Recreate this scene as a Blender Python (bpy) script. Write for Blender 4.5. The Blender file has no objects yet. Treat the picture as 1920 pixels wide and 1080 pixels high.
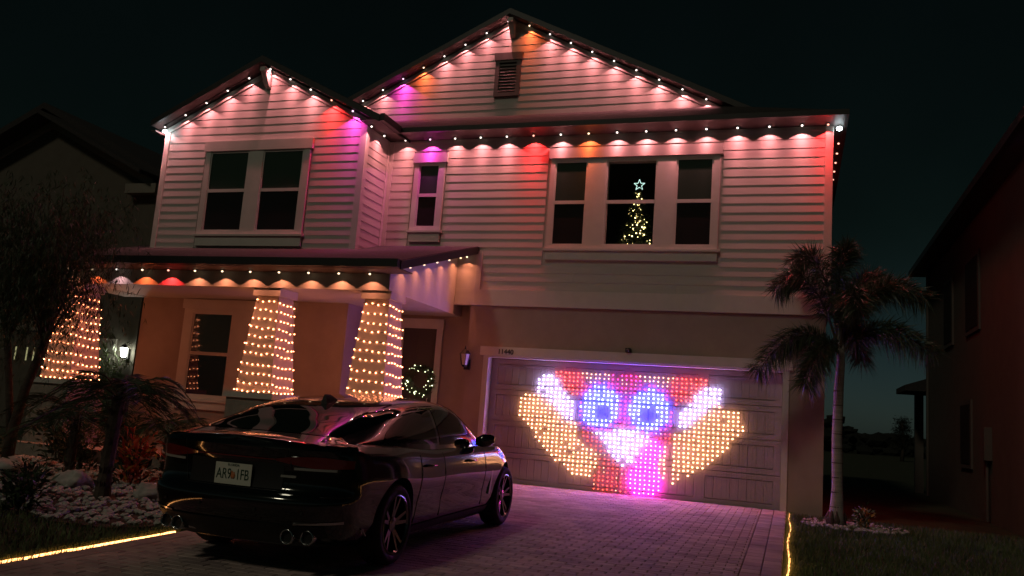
import bpy, math, random
import numpy as np
from mathutils import Vector, Matrix, Euler

R = random.Random(11)
scene = bpy.context.scene
COL = scene.collection

# ------------------------------------------------------------------ camera
cam_d = bpy.data.cameras.new('camera'); cam = bpy.data.objects.new('camera', cam_d); COL.objects.link(cam)
cam_d.sensor_width = 36.0; cam_d.lens = 1580.0 / 1920 * 36; cam_d.clip_start = 0.05; cam_d.clip_end = 3000
_y, _p, _r = math.radians(-18.8806), math.radians(8.7078), math.radians(4.2848)
_f = Vector((math.sin(_y) * math.cos(_p), math.cos(_y) * math.cos(_p), math.sin(_p)))
_rt = Vector((math.cos(_y), -math.sin(_y), 0)); _up = _rt.cross(_f)
_rt2 = math.cos(_r) * _rt + math.sin(_r) * _up; _up2 = -math.sin(_r) * _rt + math.cos(_r) * _up
_m = Matrix((_rt2, _up2, -_f)).transposed().to_4x4(); _m.translation = (5.0497, -13.7907, 1.1239)
cam.matrix_world = _m
scene.camera = cam

# ------------------------------------------------------------------ world / night sky
w = bpy.data.worlds.new('World'); scene.world = w; w.use_nodes = True
nt = w.node_tree; nt.nodes.clear()
sky = nt.nodes.new('ShaderNodeTexSky'); sky.sky_type = 'NISHITA'; sky.sun_disc = False
MOON_EL, MOON_ROT = math.radians(40), math.radians(200)
sky.sun_elevation = MOON_EL; sky.sun_rotation = MOON_ROT; sky.altitude = 0; sky.air_density = 1.0; sky.dust_density = 1.0; sky.ozone_density = 1.0
tint = nt.nodes.new('ShaderNodeMix'); tint.data_type = 'RGBA'; tint.blend_type = 'MULTIPLY'; tint.inputs['Factor'].default_value = 1
tint.inputs[7].default_value = (0.80, 0.86, 0.82, 1)
bgn = nt.nodes.new('ShaderNodeBackground'); bgn.inputs['Strength'].default_value = 0.0016
out = nt.nodes.new('ShaderNodeOutputWorld')
wtc = nt.nodes.new('ShaderNodeTexCoord'); wsp = nt.nodes.new('ShaderNodeSeparateXYZ'); nt.links.new(wtc.outputs['Generated'], wsp.inputs[0])
wab = nt.nodes.new('ShaderNodeMath'); wab.operation = 'ABSOLUTE'; nt.links.new(wsp.outputs[2], wab.inputs[0])
wfr = nt.nodes.new('ShaderNodeMapRange'); wfr.interpolation_type = 'SMOOTHSTEP'; nt.links.new(wab.outputs[0], wfr.inputs[0])
wfr.inputs[1].default_value = 0.0; wfr.inputs[2].default_value = 0.26; wfr.inputs[3].default_value = 2.6; wfr.inputs[4].default_value = 1.0     # town glow low in the sky, all round
wsc = nt.nodes.new('ShaderNodeVectorMath'); wsc.operation = 'SCALE'; nt.links.new(sky.outputs[0], wsc.inputs[0]); nt.links.new(wfr.outputs[0], wsc.inputs['Scale'])
nt.links.new(wsc.outputs[0], tint.inputs[6])
wt = nt.nodes.new('ShaderNodeMapRange'); wt.interpolation_type = 'SMOOTHSTEP'; wt.inputs[2].default_value = 0.26; nt.links.new(wab.outputs[0], wt.inputs[0])
wmx = nt.nodes.new('ShaderNodeMix'); wmx.data_type = 'RGBA'; nt.links.new(wt.outputs[0], wmx.inputs['Factor']); wmx.inputs[6].default_value = (0.60, 0.86, 0.95, 1); wmx.inputs[7].default_value = (0.60, 0.88, 0.54, 1)
nt.links.new(wmx.outputs[2], tint.inputs[7]); wn = nt.nodes.new('ShaderNodeTexNoise'); wn.inputs['Scale'].default_value = 3.0; wn.inputs['Detail'].default_value = 4; nt.links.new(wtc.outputs['Generated'], wn.inputs['Vector'])
wnr = nt.nodes.new('ShaderNodeMapRange'); wnr.inputs[1].default_value = 0.3; wnr.inputs[2].default_value = 0.7; wnr.inputs[3].default_value = 0.8; wnr.inputs[4].default_value = 1.2; nt.links.new(wn.outputs[0], wnr.inputs[0])
wsc2 = nt.nodes.new('ShaderNodeVectorMath'); wsc2.operation = 'SCALE'; nt.links.new(tint.outputs[2], wsc2.inputs[0]); nt.links.new(wnr.outputs[0], wsc2.inputs['Scale'])
nt.links.new(wsc2.outputs[0], bgn.inputs['Color']); nt.links.new(bgn.outputs[0], out.inputs[0])

# ------------------------------------------------------------------ weak sun lamp added for moon and street light behind the camera
sun_d = bpy.data.lights.new('street_fill', 'SUN'); sun_d.energy = 0.23; sun_d.angle = math.radians(6); sun_d.color = (1.0, 0.90, 0.66)
sun = bpy.data.objects.new('street_fill', sun_d); COL.objects.link(sun)
sun.rotation_euler = (math.radians(50), 0, math.radians(-20)); sun.location = (0, -30, 20)

scene.view_settings.view_transform = 'Standard'; scene.view_settings.look = 'None'
scene.view_settings.exposure = 0.0; scene.view_settings.gamma = 1.0; scene.view_settings.use_curve_mapping = False
scene.render.engine = 'CYCLES'
cy = scene.cycles
cy.use_denoising = True; cy.max_bounces = 6; cy.diffuse_bounces = 3; cy.glossy_bounces = 3; cy.transmission_bounces = 3
cy.transparent_max_bounces = 6; cy.sample_clamp_indirect = 4.0; cy.sample_clamp_direct = 0.0
cy.use_light_tree = True; cy.caustics_reflective = False; cy.caustics_refractive = False

# ------------------------------------------------------------------ materials
def pm(name, col, rough=0.7, metal=0.0, nscale=0, namt=0.15, bump=0.0, bscale=None, coat=0.0, spec=0.5, stretch=None, trans=0.0, world=False, rnd=0.0):
    m = bpy.data.materials.new(name); m.use_nodes = True
    t = m.node_tree; b = t.nodes['Principled BSDF']
    b.inputs['Base Color'].default_value = (*col, 1); b.inputs['Roughness'].default_value = rough
    b.inputs['Metallic'].default_value = metal; b.inputs['Coat Weight'].default_value = coat
    b.inputs['Coat Roughness'].default_value = 0.03; b.inputs['Specular IOR Level'].default_value = spec
    if trans: b.inputs['Transmission Weight'].default_value = trans
    if nscale or bump:
        tc = t.nodes.new('ShaderNodeTexCoord'); mp = t.nodes.new('ShaderNodeMapping'); t.links.new((t.nodes.new('ShaderNodeNewGeometry').outputs['Position'] if world else tc.outputs['Object']), mp.inputs[0])
        if stretch: mp.inputs['Scale'].default_value = stretch
    if nscale:
        n = t.nodes.new('ShaderNodeTexNoise'); n.inputs['Scale'].default_value = nscale; n.inputs['Detail'].default_value = 6; n.inputs['Roughness'].default_value = 0.65
        t.links.new(mp.outputs[0], n.inputs['Vector'])
        r = t.nodes.new('ShaderNodeValToRGB')
        r.color_ramp.elements[0].position = 0.3; r.color_ramp.elements[1].position = 0.7
        r.color_ramp.elements[0].color = (*[c * (1 - namt) for c in col], 1); r.color_ramp.elements[1].color = (*[min(1, c * (1 + namt)) for c in col], 1)
        t.links.new(n.outputs[0], r.inputs[0]); src = r.outputs[0]
        if rnd:
            oi = t.nodes.new('ShaderNodeObjectInfo'); mr = t.nodes.new('ShaderNodeMapRange'); mr.inputs[3].default_value = 1 - rnd; mr.inputs[4].default_value = 1 + rnd
            vs = t.nodes.new('ShaderNodeVectorMath'); vs.operation = 'SCALE'; t.links.new(oi.outputs['Random'], mr.inputs[0]); t.links.new(src, vs.inputs[0]); t.links.new(mr.outputs[0], vs.inputs['Scale']); src = vs.outputs[0]
        t.links.new(src, b.inputs['Base Color'])
    if bump:
        n2 = t.nodes.new('ShaderNodeTexNoise'); n2.inputs['Scale'].default_value = bscale or 60; n2.inputs['Detail'].default_value = 5
        t.links.new(mp.outputs[0], n2.inputs['Vector'])
        bp = t.nodes.new('ShaderNodeBump'); bp.inputs['Strength'].default_value = bump; bp.inputs['Distance'].default_value = 0.01
        t.links.new(n2.outputs[0], bp.inputs['Height']); t.links.new(bp.outputs[0], b.inputs['Normal'])
    return m
def em(name, col, s):
    m = bpy.data.materials.new(name); m.use_nodes = True; t = m.node_tree; t.nodes.clear()
    e = t.nodes.new('ShaderNodeEmission'); e.inputs[0].default_value = (*col, 1); e.inputs[1].default_value = s
    o = t.nodes.new('ShaderNodeOutputMaterial'); t.links.new(e.outputs[0], o.inputs[0])
    return m
def glass_mat(name, tint, clear=0.0, rough=0.03):
    m = bpy.data.materials.new(name); m.use_nodes = True; t = m.node_tree; b = t.nodes['Principled BSDF']
    b.inputs['Base Color'].default_value = (*tint, 1); b.inputs['Roughness'].default_value = rough; b.inputs['Specular IOR Level'].default_value = 0.6
    if clear:
        tr = t.nodes.new('ShaderNodeBsdfTransparent'); mx = t.nodes.new('ShaderNodeMixShader'); mx.inputs[0].default_value = clear
        o = t.nodes['Material Output']; t.links.new(b.outputs[0], mx.inputs[1]); t.links.new(tr.outputs[0], mx.inputs[2]); t.links.new(mx.outputs[0], o.inputs[0])
    return m
M = {}
M['siding'] = pm('siding_paint', (0.50, 0.475, 0.44), 0.6, nscale=2.5, namt=0.07, bump=0.08, bscale=30, stretch=(0.5, 0.5, 5), world=True, rnd=0.05)
M['trim'] = pm('trim_paint', (0.60, 0.575, 0.53), 0.55, nscale=5, namt=0.05)
M['stucco'] = pm('tan_stucco', (0.38, 0.30, 0.26), 0.9, nscale=1.5, namt=0.12, bump=0.5, bscale=140)
M['column'] = pm('column_stucco', (0.50, 0.43, 0.37), 0.85, nscale=5, namt=0.08, bump=0.35, bscale=120)
M['base'] = pm('pedestal_stone', (0.30, 0.26, 0.22), 0.9, nscale=9, namt=0.2, bump=0.5, bscale=40)
M['soffit'] = pm('bronze_soffit', (0.075, 0.06, 0.055), 0.6, nscale=8, namt=0.15)
M['gutter'] = pm('dark_gutter', (0.018, 0.016, 0.016), 0.45)
M['roof'] = pm('asphalt_shingle', (0.035, 0.031, 0.03), 0.95, nscale=25, namt=0.5, bump=0.6, bscale=50)
M['gdoor'] = pm('garage_door_paint', (0.40, 0.345, 0.33), 0.55, nscale=4, namt=0.06, bump=0.1, bscale=60, stretch=(1, 1, 0.2))
M['door'] = pm('front_door_paint', (0.05, 0.038, 0.034), 0.4)
M['pane'] = glass_mat('window_glass', (0.02, 0.016, 0.016), rough=0.02)
M['blind'] = glass_mat('window_glass_over_blind', (0.036, 0.058, 0.044), rough=0.06)
M['clear'] = glass_mat('clear_window_glass', (0.004, 0.005, 0.004), clear=0.88, rough=0.02)
M['black'] = pm('black_metal', (0.012, 0.011, 0.011), 0.4, metal=0.3)
M['lglass'] = pm('seeded_lantern_glass', (0.55, 0.52, 0.5), 0.35)
M['paver'] = pm('clay_paver', (0.39, 0.30, 0.285), 0.82, nscale=1.6, namt=0.32, bump=0.4, bscale=70, world=True)
M['paver2'] = pm('clay_paver_dark', (0.32, 0.245, 0.235), 0.82, nscale=1.6, namt=0.32, bump=0.4, bscale=70, world=True)
M['paver3'] = pm('clay_paver_pale', (0.45, 0.35, 0.32), 0.82, nscale=1.6, namt=0.32, bump=0.4, bscale=70, world=True)
M['joint'] = pm('paver_joint_sand', (0.07, 0.058, 0.055), 0.95, nscale=20, namt=0.3)
M['soil'] = pm('lawn_soil', (0.035, 0.04, 0.018), 0.95, nscale=2, namt=0.5, bump=0.4, bscale=20)
M['mulch'] = pm('bed_soil', (0.06, 0.042, 0.03), 0.95, nscale=12, namt=0.4, bump=0.6, bscale=30)
M['grass'] = pm('grass_blade', (0.10, 0.125, 0.045), 0.7, nscale=1.5, namt=0.4)
M['rock'] = pm('white_rock', (0.44, 0.42, 0.39), 0.8, nscale=9, namt=0.25)
M['leaf'] = pm('dark_leaf', (0.04, 0.062, 0.024), 0.5, nscale=3, namt=0.4)
M['leaf2'] = pm('palm_leaf', (0.055, 0.075, 0.04), 0.42, nscale=3, namt=0.35)
M['leaf3'] = pm('shrub_leaf', (0.05, 0.07, 0.03), 0.5, nscale=4, namt=0.4)
M['croton'] = pm('croton_leaf_red', (0.55, 0.075, 0.03), 0.4, nscale=8, namt=0.45)
M['croton2'] = pm('croton_leaf_yellow', (0.50, 0.22, 0.05), 0.4, nscale=8, namt=0.4)
M['bark'] = pm('bark', (0.075, 0.055, 0.042), 0.95, nscale=14, namt=0.4, bump=0.7, bscale=30)
M['trunk'] = pm('palm_trunk', (0.30, 0.27, 0.25), 0.85, nscale=8, namt=0.25, bump=0.3, bscale=24, stretch=(0.3, 0.3, 3))
M['wire'] = pm('green_wire', (0.02, 0.03, 0.018), 0.6)
M['cwire'] = pm('clear_wire', (0.35, 0.32, 0.32), 0.3)
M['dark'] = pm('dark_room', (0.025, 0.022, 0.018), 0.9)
# lamps
LC = {'warm': (1.0, 0.30, 0.315), 'red': (1.0, 0.035, 0.035), 'mag': (0.95, 0.06, 0.55), 'orange': (1.0, 0.155, 0.045),
      'ice': (0.62, 0.85, 1.0), 'lav': (0.95, 0.52, 0.56), 'peach': (1.0, 0.30, 0.15)}
M['bulb'] = em('lamp_lens_white', (1.0, 0.86, 0.76), 3.2)
M['bulb_red'] = em('lamp_lens_red', (1.0, 0.40, 0.28), 2.6)
M['bulb_mag'] = em('lamp_lens_magenta', (1.0, 0.55, 0.85), 3)
M['bulb_orange'] = em('lamp_lens_orange', (1.0, 0.70, 0.42), 3)
M['bulb_ice'] = em('lamp_lens_ice', (0.75, 0.95, 1.0), 30)
M['fairy'] = em('fairy_bulb', (1.0, 0.29, 0.12), 20)
M['tree_bulb'] = em('tree_bulb', (1.0, 0.80, 0.30), 9)
M['wreath_bulb'] = em('wreath_bulb', (0.9, 1.0, 0.55), 5)
M['star'] = em('star_light', (0.6, 0.95, 0.85), 1.6)
M['rope'] = em('rope_light', (1.0, 0.40, 0.12), 7)
M['bars'] = em('lit_garage_window', (0.55, 0.52, 0.25), 0.55)
M['nb_lamp'] = em('coach_lamp_light', (0.95, 1.0, 0.85), 40)

# ------------------------------------------------------------------ mesh helpers
_t = (1 + 5 ** 0.5) / 2
ICO_V = np.array([(-1, _t, 0), (1, _t, 0), (-1, -_t, 0), (1, -_t, 0), (0, -1, _t), (0, 1, _t), (0, -1, -_t), (0, 1, -_t), (_t, 0, -1), (_t, 0, 1), (-_t, 0, -1), (-_t, 0, 1)]) / math.hypot(1, _t)
ICO_F = [(0, 11, 5), (0, 5, 1), (0, 1, 7), (0, 7, 10), (0, 10, 11), (1, 5, 9), (5, 11, 4), (11, 10, 2), (10, 7, 6), (7, 1, 8), (3, 9, 4), (3, 4, 2), (3, 2, 6), (3, 6, 8), (3, 8, 9), (4, 9, 5), (2, 4, 11), (6, 2, 10), (8, 6, 7), (9, 8, 1)]
class MB:
    def __init__(s): s.v = []; s.f = []; s.m = []
    def add(s, vs, fs, m=0):
        o = len(s.v); s.v.extend([tuple(map(float, p)) for p in vs])
        for f in fs: s.f.append(tuple(i + o for i in f)); s.m.append(m)
        return s
    def box(s, x0, x1, y0, y1, z0, z1, m=0):
        return s.hexa([(x0, y0, z0), (x1, y0, z0), (x1, y1, z0), (x0, y1, z0), (x0, y0, z1), (x1, y0, z1), (x1, y1, z1), (x0, y1, z1)], m)
    def hexa(s, p, m=0):
        return s.add(p, [(0, 3, 2, 1), (4, 5, 6, 7), (0, 1, 5, 4), (1, 2, 6, 5), (2, 3, 7, 6), (3, 0, 4, 7)], m)
    def prism(s, poly, axis, a0, a1, m=0):
        n = len(poly)
        def P(q, a):
            if axis == 'x': return (a, q[0], q[1])
            if axis == 'y': return (q[0], a, q[1])
            return (q[0], q[1], a)
        vs = [P(q, a0) for q in poly] + [P(q, a1) for q in poly]
        fs = [tuple(range(n)), tuple(range(2 * n - 1, n - 1, -1))] + [(i, n + i, n + (i + 1) % n, (i + 1) % n) for i in range(n)]
        return s.add(vs, fs, m)
    def tube(s, pts, r, n=6, m=0, cap=True):
        pts = [Vector(p) for p in pts]; k = len(pts)
        rs = r if isinstance(r, (list, tuple)) else [r] * k
        vs = []
        ref = Vector((0.123, 0.37, 0.92)).normalized()
        for i, p in enumerate(pts):
            d = (pts[min(i + 1, k - 1)] - pts[max(i - 1, 0)]).normalized()
            a = d.cross(ref)
            if a.length < 1e-3: a = d.cross(Vector((1, 0, 0)))
            a.normalize(); b = d.cross(a)
            for j in range(n):
                t = 2 * math.pi * j / n; vs.append(p + rs[i] * (math.cos(t) * a + math.sin(t) * b))
        fs = [(i * n + j, i * n + (j + 1) % n, (i + 1) * n + (j + 1) % n, (i + 1) * n + j) for i in range(k - 1) for j in range(n)]
        if cap: fs += [tuple(range(n - 1, -1, -1)), tuple((k - 1) * n + j for j in range(n))]
        return s.add(vs, fs, m)
    def lathe(s, prof, n=16, c=(0, 0, 0), axis='z', m=0, closed=False):
        vs = []
        for r, h in prof:
            for j in range(n):
                t = 2 * math.pi * j / n; a, b = r * math.cos(t), r * math.sin(t)
                q = {'z': (a, b, h), 'y': (a, h, b), 'x': (h, a, b)}[axis]
                vs.append((q[0] + c[0], q[1] + c[1], q[2] + c[2]))
        k = len(prof)
        fs = [(i * n + j, i * n + (j + 1) % n, (i + 1) * n + (j + 1) % n, (i + 1) * n + j) for i in range(k - 1) for j in range(n)]
        if closed: fs += [((k - 1) * n + j, (k - 1) * n + (j + 1) % n, (j + 1) % n, j) for j in range(n)]
        else: fs += [tuple(range(n - 1, -1, -1)), tuple((k - 1) * n + j for j in range(n))]
        return s.add(vs, fs, m)
    def ico(s, c, r, m=0, sc=(1, 1, 1), jit=0):
        V = ICO_V * r * np.array(sc)
        if jit: V = V * np.array([[1 + R.uniform(-jit, jit)] * 3 for _ in range(12)])
        return s.add(V + np.array(c), ICO_F, m)
    def grid(s, G, m=0, wrap=False):      # G[i][j] points
        a, b = len(G), len(G[0]); vs = [p for row in G for p in row]
        fs = [(i * b + j, i * b + (j + 1) % b, (i + 1) * b + (j + 1) % b, (i + 1) * b + j) for i in range(a - 1) for j in range(b if wrap else b - 1)]
        return s.add(vs, fs, m)
    def mesh(s, name, mats, smooth=False):
        me = bpy.data.meshes.new(name); me.from_pydata(s.v, [], s.f)
        for mt in (mats if isinstance(mats, (list, tuple)) else [mats]): me.materials.append(mt)
        if any(s.m): me.polygons.foreach_set('material_index', s.m)
        if smooth: me.polygons.foreach_set('use_smooth', [True] * len(me.polygons))
        me.update(); return me
def link(name, data, parent=None, loc=(0, 0, 0), rot=None):
    o = bpy.data.objects.new(name, data); COL.objects.link(o); o.location = loc
    if rot: o.rotation_euler = rot
    if parent is not None: o.parent = parent
    return o
OFF = {}
def thing(name, label, cat, loc=(0, 0, 0), group=None, rot=None):
    o = link(name, None, None, loc, rot); o.empty_display_size = 0.2
    o['label'] = label; o['category'] = cat
    if group: o['group'] = group
    OFF[o] = Vector(loc); return o
def part(mb, name, mats, parent, smooth=False, local=False):
    """mesh given in world coordinates (or local ones) under an un-rotated parent"""
    off = OFF.get(parent, Vector((0, 0, 0)))
    if not local and off.length > 0: mb.v = [(a - off.x, b - off.y, c - off.z) for a, b, c in mb.v]
    o = link(name, mb.mesh(name, mats, smooth), parent); OFF[o] = off if not local else Vector((0, 0, 0)); return o
def solo(mb, name, mats, label=None, cat=None, group=None, kind=None, smooth=False):
    o = link(name, mb.mesh(name, mats, smooth))
    if label: o['label'] = label
    if cat: o['category'] = cat
    if group: o['group'] = group
    if kind: o['kind'] = kind
    return o
def textmesh(txt, size, mat, ext=0.004, shear=0):
    c = bpy.data.curves.new('lettering', 'FONT'); c.body = txt; c.size = size; c.extrude = ext; c.align_x = 'CENTER'; c.align_y = 'CENTER'; c.shear = shear
    o = bpy.data.objects.new('tmp', c); COL.objects.link(o)
    bpy.context.view_layer.update()
    me = bpy.data.meshes.new_from_object(o.evaluated_get(bpy.context.evaluated_depsgraph_get()))
    me.materials.clear(); me.materials.append(mat)
    bpy.data.objects.remove(o); return me
def gz(y): return 0.02 * y if y < 0 else 0.0

# ================================================================== SETTING
mb = MB()
ys = [-400, -60, -14, 0, 20, 900]
G = [[(x, y, (gz(max(y, -60)) - 0.03)) for x in (-900, -30, 30, 900)] for y in ys]
g = solo(mb.grid(G), 'ground', M['soil'], kind='structure')
# driveway base (sand bed) and pavers
mb = MB(); DX0, DX1, DY0, DY1 = -0.22, 4.98, -13.4, 0.14
mb.hexa([(DX0, DY0, gz(DY0) - 0.1), (DX1, DY0, gz(DY0) - 0.1), (DX1, DY1, -0.1), (DX0, DY1, -0.1), (DX0, DY0, gz(DY0) + 0.002), (DX1, DY0, gz(DY0) + 0.002), (DX1, DY1, 0.002), (DX0, DY1, 0.002)])
drive = solo(mb, 'driveway', M['joint'], kind='structure')
cells = []
pw, pd = 0.20, 0.10
for r_ in range(int((DY1 - DY0) / pd)):
    y0 = DY1 - (r_ + 1) * pd
    off = (r_ % 2) * pw / 2
    n = int((DX1 - 0.4 - DX0 - 0.2) / pw) + 3
    for c_ in range(-1, n):
        x0 = DX0 + 0.2 + c_ * pw + off; x1 = x0 + pw
        x0 = max(x0, DX0 + 0.2); x1 = min(x1, DX1 - 0.36)
        if x1 - x0 > 0.008: cells.append((x0, x1, y0, y0 + pd))
for r_ in range(int((DY1 - DY0) / 0.2)):          # border courses
    y0 = DY1 - (r_ + 1) * 0.2
    cells.append((DX0, DX0 + 0.2, y0, y0 + 0.2))
    cells.append((DX1 - 0.36, DX1 - 0.18, y0, y0 + 0.2)); cells.append((DX1 - 0.18, DX1, y0, y0 + 0.2))
def vis(c):
    x, y = (c[0] + c[1]) / 2, (c[2] + c[3]) / 2
    if x < 2.25 and -8.6 < y < -3.6: return -1
    if x > 4.97 or y < -8.6: return -1
    return -((x - 5.05) ** 2 + (y + 13.8) ** 2) + (0 if -7.6 < y else -100)
order = sorted(cells, key=vis, reverse=True)
near = [c for c in order if vis(c) < -1.5 and vis(c) > -95][:300]; nearset = set(near)
pm_cache = {}
def paver_mesh(wd, dp, mi):
    key = (round(wd, 3), round(dp, 3), mi)
    if key not in pm_cache:
        b = MB(); e = 0.0035; h = 0.022; ch = 0.005
        x, y = wd / 2 - e, dp / 2 - e
        b.hexa([(-x, -y, 0), (x, -y, 0), (x, y, 0), (-x, y, 0), (-x, -y, h - ch), (x, -y, h - ch), (x, y, h - ch), (-x, y, h - ch)])
        b.hexa([(-x, -y, h - ch + .0001), (x, -y, h - ch + .0001), (x, y, h - ch + .0001), (-x, y, h - ch + .0001), (-x + ch, -y + ch, h), (x - ch, -y + ch, h), (x - ch, y - ch, h), (-x + ch, y - ch, h)])
        pm_cache[key] = b.mesh('paver', [M['paver'], M['paver2'], M['paver3']][mi])
    return pm_cache[key]
for c in near:
    cx, cy_ = (c[0] + c[1]) / 2, (c[2] + c[3]) / 2
    o = link('paver', paver_mesh(c[1] - c[0], c[3] - c[2], R.choice((0, 0, 1, 2))), drive, (cx, cy_, gz(cy_) + 0.001 + R.uniform(-.0015, .0015)), (math.atan(0.02) + R.uniform(-.006, .006), R.uniform(-.006, .006), 0))
mb = MB()
for c in cells:
    if c in nearset or c[2] < -10.5: continue
    e = 0.0035; h = 0.022 + R.uniform(-.0015, .0015); x0, x1, y0, y1 = c[0] + e, c[1] - e, c[2] + e, c[3] - e
    za, zb = gz(y0), gz(y1); k = 0.005
    o_ = len(mb.v)
    mb.add([(x0, y0, za), (x1, y0, za), (x1, y1, zb), (x0, y1, zb), (x0, y0, za + h - k), (x1, y0, za + h - k), (x1, y1, zb + h - k), (x0, y1, zb + h - k), (x0 + k, y0 + k, za + h), (x1 - k, y0 + k, za + h), (x1 - k, y1 - k, zb + h), (x0 + k, y1 - k, zb + h)],
           [(0, 1, 5, 4), (1, 2, 6, 5), (2, 3, 7, 6), (3, 0, 4, 7), (4, 5, 9, 8), (5, 6, 10, 9), (6, 7, 11, 10), (7, 4, 8, 11), (8, 9, 10, 11)], R.choice((0, 0, 1, 2)))
pf = part(mb, 'paver_field', [M['paver'], M['paver2'], M['paver3']], drive); pf['kind'] = 'stuff'
# planting bed soil
mb = MB(); bedp = [(-7.6, -1.0), (-7.6, -4.4), (-5.5, -5.6), (-3.2, -6.6), (-1.6, -7.35), (-0.9, -7.3), (-0.45, -6.5), (-0.3, -2.6), (-0.3, -0.2), (-2, -0.2)]
mb.add([(x, y, gz(y) - 0.012) for x, y in bedp], [tuple(range(len(bedp)))])
solo(mb, 'planting_bed', M['mulch'], kind='structure')

# ================================================================== HOUSE
house = thing('house', 'two storey lap sided house with gables, porch and garage, outlined in coloured lights', 'house', (0, 0, 0))
BX0, BX1, BY = -6.72, -2.318, -0.935            # upper left bay
XR = 5.54
wall = MB()
# garage storey
wall.box(-0.42, -0.02, 0.03, 0.25, -0.1, 3.03); wall.box(4.90, 5.49, 0.03, 0.25, -0.1, 3.03); wall.box(-0.02, 4.90, 0.03, 0.25, 2.15, 3.03)
wall.box(-0.42, -0.2, 0.25, 9, -0.1, 3.03); wall.box(5.27, 5.49, 0.25, 9, -0.1, 3.03)
wall.box(-0.2, 5.27, 5.0, 5.2, -0.1, 3.0)
# porch walls
wall.box(BX0, BX1, BY, BY + 0.2, -0.1, 3.55); wall.box(BX1 - 0.2, BX1, BY + 0.2, 0.4, -0.1, 3.4)
wall.box(BX1 - 0.1, -0.42, 0.4, 0.6, -0.1, 3.4); wall.box(BX0, BX0 + 0.2, BY + 0.2, 9, -0.1, 6.0)
part(wall, 'wall', M['stucco'], house)
up = MB()
# upper storey sheathing with an opening for the middle window
up.box(BX1, 1.92, 0.012, 0.15, 3.04, 6.1); up.box(2.76, XR, 0.012, 0.15, 3.04, 6.1); up.box(1.92, 2.76, 0.012, 0.15, 3.04, 4.14); up.box(1.92, 2.76, 0.012, 0.15, 5.61, 6.1)
up.box(XR - 0.15, XR, 0.15, 9, 3.04, 6.1)
up.box(BX0, BX1, BY + 0.012, BY + 0.15, 3.56, 6.2)
up.box(BX1 - 0.15, BX1 - 0.012, BY + 0.15, 0.012, 3.41, 6.1)
up.prism([(BX0, 6.2), (BX1, 6.2), (-4.49, 7.30)], 'y', BY + 0.012, BY + 0.15)
up.prism([(-5.2, 6.9), (3.75, 6.9), (3.75, 7.1), (-0.62, 9.25), (-5.0, 7.1)], 'y', 1.692, 1.85)
part(up, 'sheathing', M['siding'], house)
# dark shells so no light leaks
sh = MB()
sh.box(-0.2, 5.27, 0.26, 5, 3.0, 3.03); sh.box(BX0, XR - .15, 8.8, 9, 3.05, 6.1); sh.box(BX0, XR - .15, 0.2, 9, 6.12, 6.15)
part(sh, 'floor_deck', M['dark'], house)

# ---- lap siding, each board its own piece
EXP = 0.152
plank_cache = {}
def plank(xb0, xb1, xt0, xt1, z0, z1, y, axis='x', sgn=1):
    """board whose butt stands proud of the one below; axis x: faces -Y at y; axis y: faces +X at x=y"""
    q = 0.0068
    if axis == 'x':
        p = [(xb0, y - q, z0), (xb1, y - q, z0), (xb1, y + .011, z0), (xb0, y + .011, z0), (xt0, y - .0005, z1), (xt1, y - .0005, z1), (xt1, y + .011, z1), (xt0, y + .011, z1)]
    else:
        p = [(y + q, xb0, z0), (y + q, xb1, z0), (y - .011, xb1, z0), (y - .011, xb0, z0), (y + .0005, xt0, z1), (y + .0005, xt1, z1), (y - .011, xt1, z1), (y - .011, xt0, z1)]
    b = MB().hexa(p); part(b, 'plank', M['siding'], house)
def course(x0, x1, z0, z1, y, holes, lim=None, axis='x'):
    segs = [(x0, x1)]
    for hx0, hx1, hz0, hz1 in holes:
        if hz0 < z1 - 0.02 and hz1 > z0 + 0.02:
            ns = []
            for a, b in segs:
                if hx1 <= a or hx0 >= b: ns.append((a, b)); continue
                if hx0 > a: ns.append((a, hx0))
                if hx1 < b: ns.append((hx1, b))
            segs = ns
    for a, b in segs:
        if b - a < 0.02: continue
        if lim:
            (l0, r0), (l1, r1) = lim(z0), lim(z1)
            a0, b0, a1, b1 = max(a, l0), min(b, r0), max(a, l1), min(b, r1)
            if b0 - a0 < 0.05: continue
            if b1 < a1: a1 = b1 = (a1 + b1) / 2
            plank(a0, b0, a1, b1, z0, z1, y, axis)
        else:
            while b - a > 3.9:
                c_ = a + R.uniform(1.2, 3.6); plank(a, c_ - .0015, a, c_ - .0015, z0, z1, y, axis); a = c_ + .0015
            plank(a, b, a, b, z0, z1, y, axis)
WIN_BIG = (0.84, 3.86, 3.86, 5.87); WIN_SM = (-1.78, -1.10, 4.17, 5.86); WIN_BAY = (-5.74, -3.37, 3.87, 5.90)
z = 3.32; i = 0
while z < 6.10:
    z1 = min(z + EXP, 6.11)
    x0 = -0.26 if z < 4.08 else BX1 + 0.10
    course(x0, XR - 0.105, z, z1, 0.0, [WIN_BIG, WIN_SM])
    if z > 3.6: course(BX0 + 0.10, BX1 - 0.105, z, z + EXP, BY, [WIN_BAY])
    if z > 3.75: course(BY + 0.10, -0.09, z, z1, BX1, [], axis='y')
    z += EXP
def bay_lim(z): d = (7.215 - z) / 0.495; return (-4.49 - d, -4.49 + d)
z0b = z
while z < 7.2:
    course(BX0 + 0.1, BX1 - 0.105, z, min(z + EXP, 7.21), BY, [], bay_lim); z += EXP
def big_lim(z): d = (9.165 - z) / 0.49; return (-0.62 - d, -0.62 + d)
z = 7.03
while z < 9.15:
    course(-5.3, 3.9, z, min(z + EXP, 9.16), 1.68, [(-0.93, -0.42, 7.60, 8.53)], big_lim); z += EXP
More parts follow.
